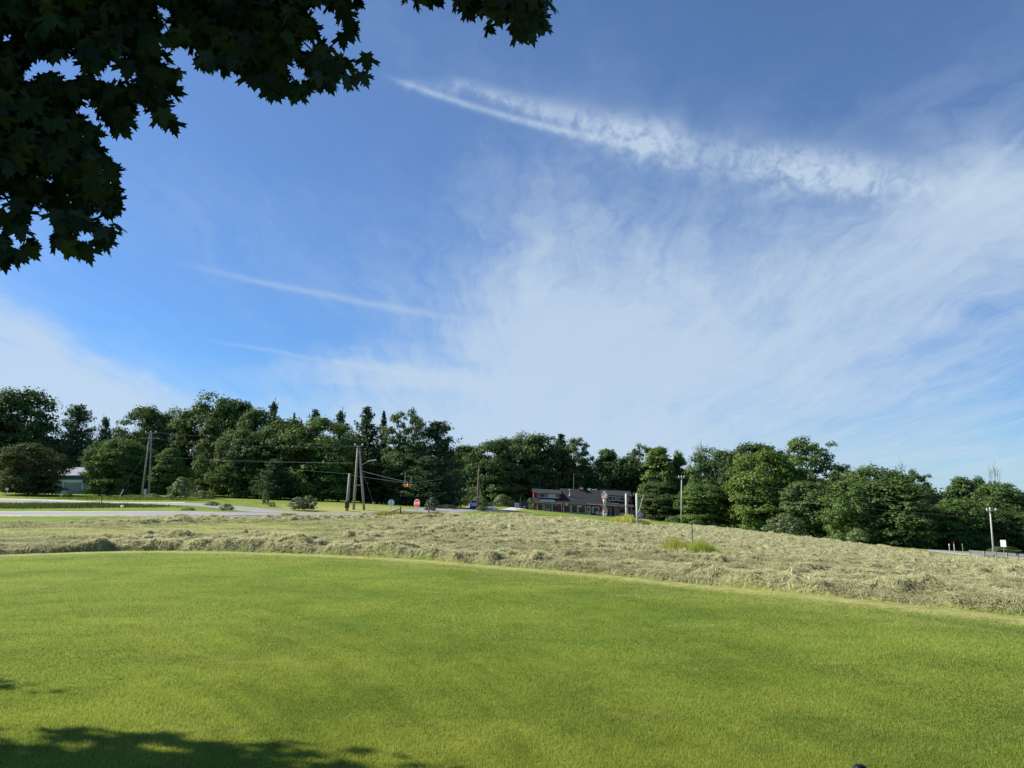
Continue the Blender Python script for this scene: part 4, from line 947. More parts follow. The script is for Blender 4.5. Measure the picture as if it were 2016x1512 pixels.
# guard rail
pp = [(1910, 113), (1938, 110.5), (1961, 108.8), (1983, 107), (2005, 105.5), (2040, 103), (2080, 101)]
P_ = [Vector(at(u, d)) for u, d in pp]; o0 = P_[0]
r_ = empty('guard_rail', o0, 0, 'steel guard rail on grey posts along the right road, orange reflector at its end', 'guard rail')
for q in P_: MB().box(q.x-o0.x-.06, q.x-o0.x+.06, q.y-o0.y-.06, q.y-o0.y+.06, q.z-o0.z-.3, q.z-o0.z+.78).build('rail_post', M_pole, r_)
mb = MB()
for a, c in zip(P_[:-1], P_[1:]):
    a = a-o0; c = c-o0
    for k, (dz0, dz1, y0, y1) in enumerate(((.42, .52, .10, .16), (.52, .60, .16, .10), (.60, .68, .10, .16), (.68, .76, .16, .10))):
        mb.add([(a.x, a.y+y0, a.z+dz0), (c.x, c.y+y0, c.z+dz0), (c.x, c.y+y1, c.z+dz1), (a.x, a.y+y1, a.z+dz1)], [(0, 1, 2, 3)])
mb.build('rail', M_rail, r_)
MB().box(.10, .45, -.02, .04, .35, .62).build('reflector', M_orange, r_)
# white scrap on the island, black post top at the lens edge
x, y, z = at(241, 80); o = MB().lathe([(.05, 0), (.18, .05), (.17, .2), (.06, .27)], 7, (0, 0, 0)).build('litter', M_white, None, True); o.location = (x, y, z+.05); tag(o, 'small white scrap lying in the grass of the traffic island', 'litter')
q = pt(1693, 1505, 4.35); r_ = empty('stake_light', (q[0], q[1], 0), 0, 'black rounded top of a low stake at the bottom edge of the photo', 'stake light')
MB().lathe([(.034, q[2]-.05), (.036, q[2]-.02), (.030, q[2]-.006), (.014, q[2])], 20).build('head', M_black, r_, True); MB().tube((0, 0, -.05), (0, 0, q[2]-.05), .012, .012).build('stake', M_black, r_)

# ================================================================ cars
def make_car(loc, rz, paint, label, van=False, W_=1.85, L_=4.6, Ht_=1.7):
    root = empty('parked_car' if van else 'car', loc, rz, label, 'car', 'cars around the shop')
    h_ = W_/2
    side = [(-L_/2, .42), (-L_/2, .88), (-L_/2+.12, 1.02), (L_/2-1.15, .98), (L_/2-.1, .80), (L_/2, .60), (L_/2-.02, .36), (-L_/2+.05, .30)]
    o = MB().prism(side, -h_, h_, 'x').build('body', paint, root, bevel=.06)
    ct = [(-L_/2+.08, 1.0), (-L_/2+(.18 if van else .45), Ht_-.04), (-L_/2+.6, Ht_), (.35, Ht_-.02), (1.25, 1.0)]
    top = MB(); n_ = len(ct)
    vs = [(-h_*.96 if z < 1.1 else -h_*.78, y, z) for y, z in ct] + [(h_*.96 if z < 1.1 else h_*.78, y, z) for y, z in ct]
    top.add(vs, [tuple(range(n_)), tuple(range(2*n_-1, n_-1, -1))] + [(i, i+n_, (i+1) % n_+n_, (i+1) % n_) for i in range(n_)])
    top.build('roof', paint, root, bevel=.03)
    y0, y1 = ct[0][0]-.012, ct[1][0]-.012; zt = Ht_-.10
    f = (zt-1.05)/(Ht_-1.04)
    MB().add([(-h_*.68, y0+(y1-y0)*.30, 1.26), (h_*.68, y0+(y1-y0)*.30, 1.26), (h_*.70, y0+(y1-y0)*f, zt), (-h_*.70, y0+(y1-y0)*f, zt)], [(0, 1, 2, 3)]).build('rear_window', M_glass, root)
    for sx in (-1, 1):
        MB().add([(sx*h_*.955, -L_/2+.5, 1.08), (sx*h_*.955, .95, 1.08), (sx*h_*.80, .28, zt), (sx*h_*.80, -L_/2+.7, zt)], [(0, 1, 2, 3)]).build('side_window', M_glass, root)
        MB().box(sx*h_*.70 if sx > 0 else -h_*.97, sx*h_*.97 if sx > 0 else -h_*.70, -L_/2-.02, -L_/2+.04, .78, 1.0).build('tail_light', M_signred, root)
        MB().box(sx*h_-.02 if sx > 0 else -h_-.2, sx*h_+.2 if sx > 0 else -h_+.02, .75, .85, 1.02, 1.16).build('mirror', paint, root)
        for yy in (-L_/2+.85, L_/2-.85):
            wl = MB().tube((sx*(h_-.22), yy, .33), (sx*(h_+.01), yy, .33), .33, .33, 16).build('wheel', M_rubber, root)
            MB().tube((sx*(h_+.012), yy, .33), (sx*(h_+.02), yy, .33), .20, .20, 12).build('rim', M_steel, wl)
    MB().box(-h_*.98, h_*.98, -L_/2-.08, -L_/2+.05, .30, .46).build('bumper', M_black, root, bevel=.02)
    MB().box(-.26, .26, -L_/2-.035, -L_/2-.005, .70, .84).build('licence_plate', M_white, root)
    MB().add([(-h_*.80, 1.24, 1.03), (h_*.80, 1.24, 1.03), (h_*.70, .42, zt), (-h_*.70, .42, zt)], [(0, 1, 2, 3)]).build('windscreen', M_glass, root).location = (0, .03, .02)
    return root
P_silver = principled('silver_paint', (.88, .84, .78), .5, 0); P_navy = principled('dark_navy_paint', (.025, .03, .045), .3, .2); P_black = principled('black_paint', (.02, .02, .025), .25, .2)
make_car(at(933.5, 158), R(6), P_silver, 'silver car driving away on the side road beside the brown pole')
c_ = make_car(at(1030.5, 172), R(4), P_navy, 'dark boxy vehicle parked at the left corner of the shop', True, 1.95, 4.7, 1.9)
make_car(at(1250, 174), R(-20), P_black, 'dark pickup-sized vehicle parked at the right end of the shop behind the posts', True, 1.95, 5.0, 1.9)

# ================================================================ shop
S0 = Vector(pt(1050, 1008.5, 178)); SH = .052
M8 = 178/F
shop = empty('shop_building', S0, R(0), 'long dark red roadside shop with dark shingle roofs and two dormers', 'shop building')
def sh(x, y, z): return (x, y, z-SH*x)
def SB(mb, name, mat, parent=None, **k): return mb.warp(sh).build(name, mat, parent or shop, **k)
D_ = 9.0
RX = 23.6
# walls
SB(MB().box(0, 6.75, 1.3, D_, -.6, 2.5), 'wall', M_red); SB(MB().box(6.75, 12.6, .06, D_, -.6, 2.42), 'wall', M_red)
SB(MB().box(12.6, 16.6, .75, D_, -.6, 3.0), 'wall', M_red); SB(MB().box(16.6, RX, 1.3, D_, -.6, 2.7), 'wall', M_red)
SB(MB().box(0, 16.6, -.3, .9, -.7, -.02), 'porch_floor', M_concrete); SB(MB().box(16.6, RX, -.5, 1.3, -.7, .02), 'porch_floor', M_concrete)
# left dormer: skirt roof, wall, top roof
def skirt(x0, x1, ze, zt, y0, y1, name='roof'):
    return SB(MB().prism([(y0, ze), (y1, zt), (y1, zt-.12), (y0, ze-.10)], x0, x1, 'x'), name, M_shingle)
skirt(-.15, 6.8, 2.42, 3.5, -.15, 1.45)
SB(MB().box(.15, 6.7, 1.45, D_-1, 2.6, 4.72), 'dormer_wall', M_red)
SB(MB().prism([(1.15, 4.62), (4.7, 5.62), (8.6, 4.6), (8.6, 4.48), (4.7, 5.48), (1.15, 4.50)], -.1, 6.85, 'x'), 'roof', M_shingle)
# main gable roof
SB(MB().prism([(-.25, 2.35), (4.9, 6.05), (D_+.3, 2.6), (D_+.3, 2.45), (4.9, 5.88), (-.25, 2.20)], 6.80, 12.65, 'x'), 'roof', M_shingle)
SB(MB().prism([(.25, 2.71), (4.9, 6.052), (D_+.3, 2.602), (D_+.3, 2.45), (4.9, 5.88), (.25, 2.56)], 12.652, 16.65, 'x'), 'roof', M_shingle)
SB(MB().prism([(1.4, 2.4), (D_, 2.4), (4.9, 5.86)], 6.86, 16.58, 'x'), 'gable', M_red)
# right dormer
skirt(16.6, RX+.25, 2.62, 3.62, -.25, 1.45)
SB(MB().box(16.75, RX, 1.45, D_-1, 2.7, 5.05), 'dormer_wall', M_red)
SB(MB().prism([(1.1, 4.98), (4.7, 6.2), (8.6, 4.96), (8.6, 4.84), (4.7, 6.06), (1.1, 4.86)], 16.55, RX+.2, 'x'), 'roof', M_shingle)
# fascias
SB(MB().box(-.15, 6.8, -.20, -.155, 2.26, 2.40), 'fascia', M_trim); SB(MB().box(12.66, 16.6, .195, .245, 2.52, 2.70), 'fascia', M_whitetrim)
SB(MB().box(16.6, RX+.25, -.30, -.255, 2.46, 2.60), 'fascia', M_trim)
def window(x0, x1, z0, z1, y, mat=M_whitetrim, parts=(), glass=M_glass, fw=.10):
    mb = MB()
    mb.box(x0, x1, y-.09, y, z0, z0+fw); mb.box(x0, x1, y-.09, y, z1-fw, z1)
    xs = [x0] + [x0+(x1-x0)*p_ for p_ in parts] + [x1]
    for i, xx in enumerate(xs):
        a = xx if i == 0 else (xx-fw if i == len(xs)-1 else xx-fw/2); mb.box(a, a+fw, y-.088, y, z0+fw, z1-fw)
    fr = SB(mb, 'window', mat); SB(MB().box(x0+fw*.5, x1-fw*.5, y-.035, y-.02, z0+fw*.5, z1-fw*.5), 'pane', glass, fr); return fr
yD = 1.44
window(1.0, 3.45, 3.58, 4.55, yD, parts=(.24, .76)); fr = window(3.65, 6.1, 3.58, 4.55, yD, parts=(.74,))
SB(MB().box(3.80, 5.35, yD-.055, yD-.04, 3.66, 4.47), 'curtain', M_curtain, fr)
window(17.9, 19.85, 3.72, 4.72, yD, parts=(.6,)); window(20.1, 22.9, 3.72, 4.72, yD, parts=(.2, .72))
# ground floor windows/doors
yL = 1.28
window(.85, 2.75, .45, 2.05, yL, M_trim, parts=(.74,)); window(4.2, 6.25, .45, 2.05, yL, M_trim, parts=(.22,))
dr = SB(MB().box(3.05, 3.95, yL-.06, yL, 0, 2.08), 'door', M_door); SB(MB().box(3.28, 3.72, yL-.07, yL-.061, 1.0, 1.85), 'door_window', M_glass, dr); SB(MB().box(3.84, 3.88, yL-.12, yL-.061, .95, 1.05), 'handle', M_steel, dr)
window(7.1, 8.85, .28, 2.25, .05, M_trim, fw=.16); window(9.0, 10.5, .28, 2.25, .05, M_trim, fw=.14); window(10.6, 12.45, .28, 2.25, .05, M_trim, fw=.16)
dr = SB(MB().box(12.75, 13.6, .69, .748, -.02, 2.05), 'door', M_whitetrim); SB(MB().box(12.92, 13.43, .675, .689, .95, 1.85), 'door_window', M_glass, dr); SB(MB().box(12.9, 13.45, .675, .689, .12, .85), 'door_panel', M_door, dr)
window(14.0, 15.7, .62, 2.0, .75, M_whitetrim, parts=(.2,), fw=.12)
SB(MB().box(17.6, 18.5, 1.22, 1.29, .3, 2.1), 'window', M_glass); SB(MB().box(18.5, 18.65, 1.2, 1.29, 0, 2.2), 'door_frame', M_trim)
SB(MB().box(19.0, 19.9, 1.22, 1.29, 0, 2.1), 'door', M_dark); SB(MB().box(19.9, 20.05, 1.2, 1.29, 0, 2.2), 'door_frame', M_trim)
window(20.4, 22.7, .75, 2.1, 1.29, M_trim, parts=(.8,))
# porch posts with braces
for x in (.05, 1.0, 2.45, 4.4, 6.6): SB(MB().box(x, x+.12, -.05, .07, -.1, 2.28), 'porch_post', M_trim)
for x in (16.7, 19.3, 23.3): SB(MB().box(x, x+.12, -.1, .02, -.05, 2.45), 'porch_post', M_trim)
SB(MB().tube((.12, 0, 1.9), (.5, 0, 2.27), .04), 'post_brace', M_trim); SB(MB().tube((6.55, 0, 1.9), (6.15, 0, 2.27), .04), 'post_brace', M_trim)
# roof sign boards
sg = SB(MB().box(1.85, 5.05, .0, .06, 2.62, 3.12), 'sign_board', M_whitetrim)
SB(MB().box(2.0, 4.9, -.03, -.004, 2.92, 2.97), 'sign_line', M_bluegrey, sg); SB(MB().box(2.1, 4.8, -.03, -.004, 2.76, 2.80), 'sign_line', M_bluegrey, sg)
ltr = MB(); rnd = random.Random(5)
for i in range(8):
    x = 18.9 + i*.20
    if i == 4: continue
    ltr.box(x, x+.14, .1, .14, 2.95, 3.05+.1*rnd.random())
SB(ltr, 'roof_lettering', M_whitetrim)
# cupola
cz = 5.6
cup = SB(MB().box(11.4, 12.5, 4.4, 5.4, cz, cz+.95), 'cupola', M_red); SB(MB().box(11.62, 12.28, 4.36, 5.44, cz+.50, cz+.90), 'louvre', M_white, cup)
SB(MB().prism([(11.2, cz+.95), (12.7, cz+.95), (12.2, cz+1.18), (11.95, cz+1.34), (11.7, cz+1.18)], 4.2, 5.6, 'y'), 'cupola_roof', M_shingle, cup)
# flue
fl_ = SB(MB().lathe([(.19, 0), (.15, .25), (.08, .35), (.08, 1.5), (.12, 1.52), (.12, 1.66), (.04, 1.7)], 12, (8.85, 2.4, 4.2)), 'chimney_pipe', M_insul, smooth=True)
SB(MB().lathe([(.13, 0), (.13, .10)], 12, (8.85, 2.4, 4.2+.8)), 'collar', M_steel, fl_)
# mast behind the roof
x, y, z = at(1128, 190); r_ = empty('mast', (x, y, z), 0, 'thin pale mast rising behind the shop roof', 'mast')
q = Vector(pt(1130, 932, 190))-Vector((x, y, z)); MB().tube((0, 0, -.2), q, .07, .05, 8).build('pole', M_pole, r_); MB().tube(q+Vector((-.3, 0, -.2)), q+Vector((.15, 0, -.15)), .03, .03, 6).build('arm', M_steel, r_)
# hanging baskets
M_flower = principled('basket_flowers', (.62, .52, .20), .8, noise=.5, nscale=14)
for i, (x, z, y, c, lab) in enumerate(((1.25, 1.95, .2, M_bush, 'green hanging basket at the left end of the shop porch'), (5.3, 1.82, .2, M_flower, 'hanging flower basket right of the pale blue shop door'),
        (7.9, 1.95, -.1, M_flower, 'peach and white hanging basket in front of the first big shop window'), (11.0, 1.85, -.1, M_flower, 'yellow hanging basket in front of the third big shop window'))):
    q = S0 + Vector(sh(x, y-.15, z)); r_ = empty('hanging_basket', q, 0, lab, 'hanging basket', 'hanging baskets on the shop front')
    Cs, Ns, S_, T, cl = decid_data(60+i, .55, .38, lambda t_: max(0, 1-t_**2)**.5, 14, 22, .16, .06, t0=0)
    Cs[:, 2] -= .1; fo = leaves_mesh('flowers', Cs, Ns, S_, T, c, r_, i); MB().lathe([(.10, -.3), (.26, -.1), (.27, -.06)], 10).build('basket', M_darkwood, r_, True)
    MB().tube((0, 0, -.1), (0, 0, .42), .012, .012, 4).build('hanger', M_wire, r_)
# chairs
def adirondack(x, label):
    q = S0 + Vector(sh(x, -.1, 0)); r_ = empty('garden_chair', q, R(10), label, 'chair', 'white garden chairs on the shop lawn')
    MB().prism([(-.55, .40), (.05, .30), (.05, .34), (-.55, .44)], -.30, .30, 'x').build('seat', M_whitetrim, r_)
    mb = MB()
    for k in range(5): mb.prism([(.02, .30), (.32, 1.02-.03*abs(k-2)), (.35, 1.02-.03*abs(k-2)), (.06, .30)], -.29+k*.12, -.19+k*.12, 'x')
    mb.build('backrest', M_whitetrim, r_)
    for s2 in (-1, 1):
        MB().box(s2*.36-.06, s2*.36+.06, -.6, .15, .56, .60).build('armrest', M_whitetrim, r_)
        MB().box(s2*.34-.02, s2*.34+.02, -.55, -.47, 0, .559).build('leg', M_whitetrim, r_); MB().prism([(-.1, .30), (.45, 0), (.52, 0), (.0, .34)], s2*.33-.015, s2*.33+.015, 'x').build('leg', M_whitetrim, r_)
adirondack(15.2, 'left white slatted garden chair in front of the shop'); adirondack(16.3, 'right white slatted garden chair, next to the tower')
# bench & table items under the right porch
q = S0 + Vector(sh(21.5, .5, 0)); r_ = empty('bench', q, 0, 'wooden bench on the right porch of the shop', 'bench')
MB().box(-1.0, 1.0, -.2, .2, .42, .47).build('seat', M_trim, r_); MB().box(-1.0, 1.0, .22, .26, .55, .95).build('backrest', M_trim, r_)
for x in (-.9, .85): MB().box(x, x+.06, -.18, .26, 0, .42).build('leg', M_trim, r_)
q = S0 + Vector(sh(18.2, .3, 0)); r_ = empty('planter', q, 0, 'pale planter with a small plant on the right porch', 'planter')
MB().lathe([(.16, 0), (.24, .35), (.26, .38), (.2, .38)], 10).build('pot', M_concrete, r_, True)
Cs, Ns, S_, T, cl = decid_data(90, .6, .3, lambda t_: 1-t_*.6, 10, 20, .15, .06); Cs[:, 2] += .35; leaves_mesh('plant', Cs, Ns, S_, T, M_bush, r_, 3)
# ---- flags
def flag_mat(nm='striped_flag', wh=(.75, .70, .72), rd=(.55, .06, .10), canton=1.0):
    m = bpy.data.materials.new(nm); m.use_nodes = True; nb = NB(m.node_tree); p = m.node_tree.nodes['Principled BSDF']
    uv = nb.n('ShaderNodeUVMap'); sp = nb.n('ShaderNodeSeparateXYZ'); nb.link(uv.outputs[0], sp.inputs[0])
    st = nb.m('LESS_THAN', nb.m('FRACT', nb.m('MULTIPLY', sp.outputs[1], 6.5)), .5)
    c = nb.mix(st, wh, rd)
    can = nb.m('MULTIPLY', nb.m('LESS_THAN', sp.outputs[0], .4), nb.m('GREATER_THAN', sp.outputs[1], .46))
    st2 = nb.n('ShaderNodeTexVoronoi'); mp = nb.mapping(uv.outputs[0], (22, 15, 1)); nb.link(mp, st2.inputs['Vector']); st2.inputs['Scale'].default_value = 1; st2.inputs['Randomness'].default_value = 0
    bl = nb.mix(nb.m('LESS_THAN', st2.outputs['Distance'], .25), (.03, .05, .2), (.7, .7, .7))
    c = nb.mix(nb.m('MULTIPLY', can, canton), c, bl); nb.link(c, p.inputs['Base Color']); p.inputs['Roughness'].default_value = .9; return m
M_flag = flag_mat(); M_flag2 = flag_mat('faded_striped_flag', (.85, .68, .70), (.80, .20, .27), 0.0)
def flag_cloth(parent, p0, p1, drop, sway, seed, fold=.25):
    """cloth hung from line p0->p1 (hoist) falling by drop"""
    rnd = random.Random(seed); NU, NV = 22, 12; V = []; UV = []
    p0 = Vector(p0); p1 = Vector(p1)
    for i in range(NU):
        for j in range(NV):
            u, v = i/(NU-1), j/(NV-1)
            h0 = p0.lerp(p1, v); q = h0 + Vector((sway*u + .12*math.sin(u*9+v*3), .10*math.sin(v*14+u*4)*u + .12*math.sin(u*12)*.8, -drop*u*(1-.12*v)))
            q.x = q.x*(1) ; V.append(q); UV.append((u, v))
    Fc = [(i*NV+j, (i+1)*NV+j, (i+1)*NV+j+1, i*NV+j+1) for i in range(NU-1) for j in range(NV-1)]
    me = bpy.data.meshes.new('cloth'); me.from_pydata(V, [], Fc); uvl = me.uv_layers.new(name='UVMap')
    for lp in me.loops: uvl.data[lp.index].uv = UV[lp.vertex_index]
    for p_ in me.polygons: p_.use_smooth = True
    me.materials.append(M_flag); o = bpy.data.objects.new('cloth', me); col.objects.link(o); o.parent = parent; return o
x, y, z = at(1255, 140); b0 = Vector((x, y, z)); r_ = empty('flag', b0, 0, 'striped flag drooping from a slanted white pole beside the right grey post', 'flag', 'striped flags')
q0 = Vector(pt(1258, 1006, 140))-b0; q1 = Vector(pt(1267, 974, 140))-b0
MB().tube(q0-(q1-q0)*.9, q1, .05, .04, 8).build('flagpole', M_insul, r_); flag_cloth(r_, Vector(pt(1259.5, 1002, 140))-b0, Vector(pt(1257, 1016, 140))-b0+Vector((.0, .1, 0)), 1.0, .62, 3)
# ---- pink and white tower
x, y, z = at(1191, 158); b0 = Vector((x, y, z)); r_ = empty('ornamental_tower', b0, R(-24), 'tall narrow white tower with a pink house-shaped head on a white ladder-like stand', 'ornamental tower')
def zz(v): return pt(1191, v, 158)[2]-z
k8 = 158/F
for sx in (-1, 1):
    for yy in (-.3, .3): MB().tube((sx*.36-.05, yy, -.3), (sx*.28, yy, zz(1000)), .06, .05, 6).build('leg', M_white, r_)
MB().box(-.4, .34, -.36, .36, zz(1014), zz(1012.6)).build('rung', M_white, r_); MB().box(-.38, .3, -.34, .34, zz(1006), zz(1004.8)).build('rung', M_white, r_)
MB().lathe([(.30, zz(1001)), (.30, zz(990)), (.31, zz(989.8))], 14).build('lower_column', M_greypost, r_, True)
MB().lathe([(.34, zz(990)), (.36, zz(985)), (.36, zz(978))], 14).build('upper_column', M_white, r_, True)
hd = MB().prism([(-.52, zz(979)), (.50, zz(979)), (.50, zz(973)), (0, zz(967.5)), (-.52, zz(973))], -.4, .4, 'y').build('head', M_pink, r_)
MB().prism([(-.62, zz(974.5)), (0, zz(966.2)), (.0, zz(967.4)), (-.56, zz(975.2))], -.45, .45, 'y').build('roof_board', M_white, hd)
MB().prism([(.68, zz(975.5)), (.62, zz(976.2)), (0.002, zz(967.4)), (.002, zz(966.2))], -.45, .45, 'y').build('roof_board', M_white, hd)
MB().box(-.58, .56, -.46, .46, zz(979.8), zz(979)).build('shelf', M_pink, hd)
r2 = empty('flag', b0 + Vector((0, -.5, 0)), 0, 'faded red and white striped flag draped on the front of the pink-headed tower', 'flag', 'striped flags')
flag_cloth(r2, (-.62, 0, zz(993)), (.25, 0, zz(997)), 1.75, .42, 8).data.materials[0] = M_flag2
MB().tube((-1.0, 0, zz(995.5)), (.75, 0, zz(1001)), .03, .03, 6).build('flagpole', M_whitetrim, r2)
# ================================================================ small grey building on the left
b0 = Vector(at(138, 133)); r_ = empty('garage', b0, R(-3), 'low pale grey garage building half hidden behind the trees on the left', 'garage')
zb = lambda v: pt(138, v, 133)[2]-b0.z
wz = zb(936)
MB().box(-5.5, 6.5, 0, 7, -1.5, wz).build('wall', M_bluegrey, r_)
MB().prism([(-.5, wz+.02), (3.5, wz+1.6), (7.5, wz+.02), (7.5, wz-.1), (3.5, wz+1.48), (-.5, wz-.1)], -6, 7, 'x').build('roof', M_greyroof, r_)
MB().box(-5.6, 6.6, -.12, -.01, wz-.75, wz-.12).build('band', M_teal, r_)
MB().box(-5.6, 6.6, -.15, -.02, wz-1.25, wz-.77).build('fascia', M_whitetrim, r_)
for x in (-4.9, -1.2, 2.4): MB().box(x, x+3.2, -.1, -.005, -.1, wz-1.27).build('garage_door', M_greyroof, r_)
for x in (-1.5, 2.1): MB().box(x, x+.25, -.14, -.01, -.4, wz-1.27).build('trim', M_white, r_)

# ================================================================ near maple tree overhead
rs = np.random.RandomState(99)
# leaf outline of a Norway/sugar maple (five pointed lobes), stem at origin, length 1 along +y
HALF = [(0.0, 0.0), (.09, -.02), (.34, -.18), (.30, -.03), (.50, .04), (.38, .12), (.33, .20), (.52, .33), (.62, .34), (.90, .48), (.70, .54), (.77, .73), (.54, .62), (.38, .52), (.30, .55), (.34, .72), (.24, .76), (.31, .94), (.14, .90), (0.0, 1.20)]
OUT = HALF + [(-x, y) for x, y in HALF[-2:0:-1]]
nl = len(OUT); L0 = np.array([(x, y, 0) for x, y in OUT])
L0[:, 2] = -.10*np.abs(L0[:, 0]) - .12*L0[:, 1]**2
ctr = np.array([[0, .36, -.02]]); LV = np.concatenate([L0, ctr]); LF = np.array([(i, (i+1) % nl, nl) for i in range(nl)])
def maple(name, pos, tipdir, size, parent, seed):
    rs = np.random.RandomState(seed); N = len(pos)
    t_ = tipdir/np.linalg.norm(tipdir, axis=1)[:, None]
    nrm = rs.randn(N, 3)*.55 + np.array([0, -.8, -.45]); nrm -= t_*(nrm*t_).sum(1)[:, None]; nrm /= np.linalg.norm(nrm, axis=1)[:, None]
    sd = np.cross(t_, nrm); cup = 1+2.2*rs.rand(N)[:, None, None]
    V = pos[:, None] + size[:, None, None]*(sd[:, None]*LV[None, :, :1] + t_[:, None]*LV[None, :, 1:2] + nrm[:, None]*LV[None, :, 2:3]*cup)
    k = nl+1; Fc = (np.arange(N)[:, None, None]*k + LF[None]).reshape(-1, 3)
    return np_mesh(name, V.reshape(-1, 3), Fc, M_canopy, parent, tint=np.repeat(rs.rand(N), k))
def inpoly(px, py, poly):
    c = np.zeros(len(px), bool); j = len(poly)-1
    for i in range(len(poly)):
        xi, yi = poly[i]; xj, yj = poly[j]
        c ^= ((yi > py) != (yj > py)) & (px < (xj-xi)*(py-yi)/(yj-yi+1e-9)+xi); j = i
    return c
POLY = [[(-300, -260), (715, -260), (705, 0), (680, 20), (722, 85), (722, 130), (712, 168), (675, 165), (640, 155), (585, 175), (548, 165), (525, 185), (500, 165), (470, 140), (425, 135), (392, 130), (350, 70), (350, 165), (325, 180), (340, 235), (310, 225), (290, 195), (250, 160), (255, 230), (228, 255), (208, 225),
         (170, 215), (185, 280), (218, 310), (225, 350), (232, 410), (232, 440), (200, 480), (160, 485), (110, 485), (85, 440), (70, 440), (50, 500), (20, 500), (-60, 505), (-300, 520)],
        [(775, -200), (870, -200), (860, -20), (835, 8), (800, -8)], [(890, -200), (1110, -200), (1088, -10), (1070, 40), (1050, 68), (1000, 55), (955, 60), (915, 10), (885, -15)]]
HOLES = [(135, 135, 22), (75, 130, 14), (210, 148, 13), (320, 85, 14), (310, 25, 9), (330, 60, 8), (15, 70, 10), (78, 440, 22), (8, 402, 14), (60, 145, 10), (170, 210, 12), (620, 25, 14), (655, 55, 12), (585, 148, 12), (600, 90, 8), (640, 70, 8), (660, 100, 10), (575, 130, 8), (95, 350, 6), (190, 425, 8), (170, 470, 7), (30, 480, 8),
         (365, 105, 14), (985, 60, 9), (950, 35, 7), (155, 470, 6), (230, 120, 8), (250, 155, 8), (5, 450, 8), (130, 390, 6), (545, 60, 6), (700, 95, 8), (705, 130, 8), (345, 120, 10), (275, 240, 10)]
pos = []; 
px = rs.uniform(-300, 1120, 32000); py = rs.uniform(-260, 520, 32000)
ok = np.zeros(len(px), bool)
for pl in POLY: ok |= inpoly(px, py, pl)
hole = np.zeros(len(px), bool)
for hx_, hy_, hr in HOLES: hole |= ((px+2-hx_)**2 + (py+12-hy_)**2 < (hr*1.15+13)**2)
# near the outline keep fewer leaves so that single leaves read
ok &= ~hole
px, py = px[ok], py[ok]
edge_pts = np.array([p_ for pl in POLY for a, c in zip(pl, pl[1:]+pl[:1]) for p_ in [(a[0]+(c[0]-a[0])*f, a[1]+(c[1]-a[1])*f) for f in np.linspace(0, 1, 8, endpoint=False)]])
dist = np.sqrt(((px[:, None]-edge_pts[None, :, 0])**2 + (py[:, None]-edge_pts[None, :, 1])**2).min(1))
keep = rs.rand(len(px)) < np.where(dist < 30, .32, .62); px, py, dist = px[keep], py[keep], dist[keep]
dd = 3.7 + 1.3*rs.rand(len(px)); pos = np.array([pt(a, c, d_) for a, c, d_ in zip(px, py, dd)])
tip = np.c_[rs.randn(len(px))*.40+.30, rs.randn(len(px))*.35, -1.0+rs.randn(len(px))*.30]
size = .088*(.7+.5*rs.rand(len(px)))
TB = Vector((-6.2, -1.2, 0)); tree = empty('maple_tree', TB, 0, 'large maple overhead whose dark leafy branches hang into the top left of the photo', 'tree')
print('canopy leaves', len(px))
pos = pos - np.array(TB)
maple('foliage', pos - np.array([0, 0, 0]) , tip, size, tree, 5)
# the rest of the crown, out of frame: above, behind and to the left; keeps this side of the tree in its own shade
N = 32000; P2 = []
while len(P2) < N:
    c = rs.randn(3); c /= np.linalg.norm(c); c = c*rs.rand()**.25*np.array([7.4, 7.6, 4.6]) + np.array([-5.2, .2, 7.2])
    if c[2] < 2.9 or (c[1] > -.5 and np.linalg.norm(c-np.array([0, 0, 1.6])) < 4.6): continue
    # stay out of the picture
    if c[1] > .3:
        q_ = c[1]*math.cos(PITCH)+(c[2]-CAMZ)*math.sin(PITCH); up_ = (-c[1]*math.sin(PITCH)+(c[2]-CAMZ)*math.cos(PITCH))/q_; uu = 1008+F*c[0]/q_; vv = 756-F*up_
        if -90 < uu < 2100 and vv > -120 and not (uu < 600 and vv < 100): continue
    k_ = 1/math.tan(SUN_EL); shx = c[0]-math.sin(SUN_AZ)*k_*c[2]; shy = c[1]-math.cos(SUN_AZ)*k_*c[2]
    if shy > 4.35 and shx > -9: continue
    P2.append(c)
P2 = np.array(P2)
tip2 = np.c_[rs.randn(N)*.6, rs.randn(N)*.6, -.7+rs.randn(N)*.5]
maple('foliage', P2-np.array(TB), tip2, .105*(.7+.6*rs.rand(N)), tree, 6)
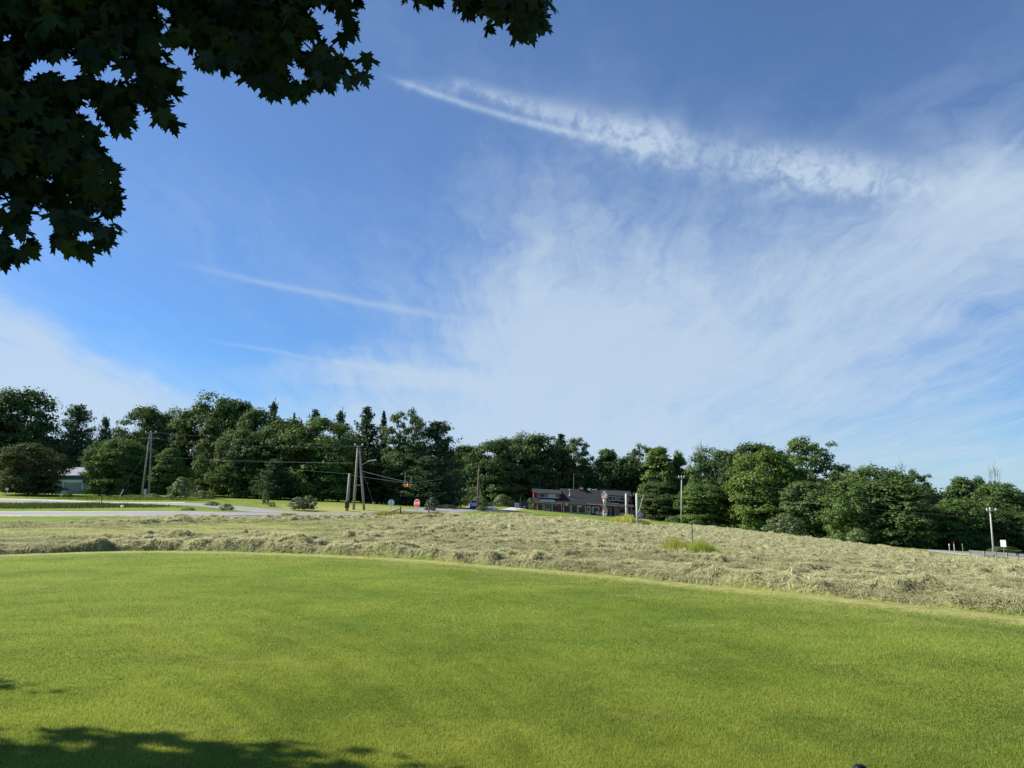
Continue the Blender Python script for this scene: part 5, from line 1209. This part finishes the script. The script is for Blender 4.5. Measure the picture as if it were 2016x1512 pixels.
# lower left boughs that throw the shade seen at the bottom of the picture
mb = MB(); rnd = random.Random(3)
limb(mb, (0, 0, -.3), (.2, .1, 4.2), .38, .28, 6, .03, rnd)
for tgt in ((2.5, 4.0, 7), (5.5, 4.8, 6), (-2, 5, 8), (-4, -2, 8), (3, -3, 8), (0, 1, 11), (4.5, 2, 8), (-3.5, 6, 6)):
    limb(mb, (.2, .1, 3.2+rnd.random()*1.2), tgt, .16, .04, 6, .15, rnd)
mb.build('trunk', M_bark, tree)
for a, c in (((60, -200, 4.6), (300, 215, 4.2)), ((-100, -100, 4.5), (150, 420, 4.2)), ((300, -200, 4.6), (690, 150, 4.3)), ((200, -250, 4.6), (560, 160, 4.3)), ((-100, 100, 4.5), (40, 470, 4.2)), ((780, -300, 4.6), (1040, 50, 4.3))):
    mb = MB(); p0 = Vector(pt(*a))-TB; p1 = Vector(pt(*c))-TB; limb(mb, p0, p1, .016, .003, 8, .10, rnd); mb.build('twig', M_bark, tree)
# boughs casting the visible shade
def shade_bough(tx, ty, z, n_, rx, ry):
    k = 1/math.tan(SUN_EL); sxy = (math.sin(SUN_AZ)*k, math.cos(SUN_AZ)*k)
    c = np.array([tx+sxy[0]*z, ty+sxy[1]*z, z]); return c + rs.randn(n_, 3)*np.array([rx, ry, .35])
sp_ = [shade_bough(*a) for a in ((-3.7, 4.78, 4.2, 330, .5, .13), (-2.7, 4.84, 4.4, 280, .5, .11), (-2.1, 4.75, 4.0, 200, .4, .12), (-2.5, 5.22, 4.6, 80, .4, .05), (-1.6, 4.65, 4.2, 160, .3, .09), (-4.95, 6.8, 5.0, 50, .2, .05), (-5.1, 6.25, 5.0, 16, .15, .04))]
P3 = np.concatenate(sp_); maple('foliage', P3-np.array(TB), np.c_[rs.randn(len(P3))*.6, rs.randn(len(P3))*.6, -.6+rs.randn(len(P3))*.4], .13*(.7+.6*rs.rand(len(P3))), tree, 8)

# drop prototypes never placed
for L in PR.values():
    for r0 in L:
        if r0.name not in used:
            for ch in list(r0.children): bpy.data.objects.remove(ch)
            bpy.data.objects.remove(r0)
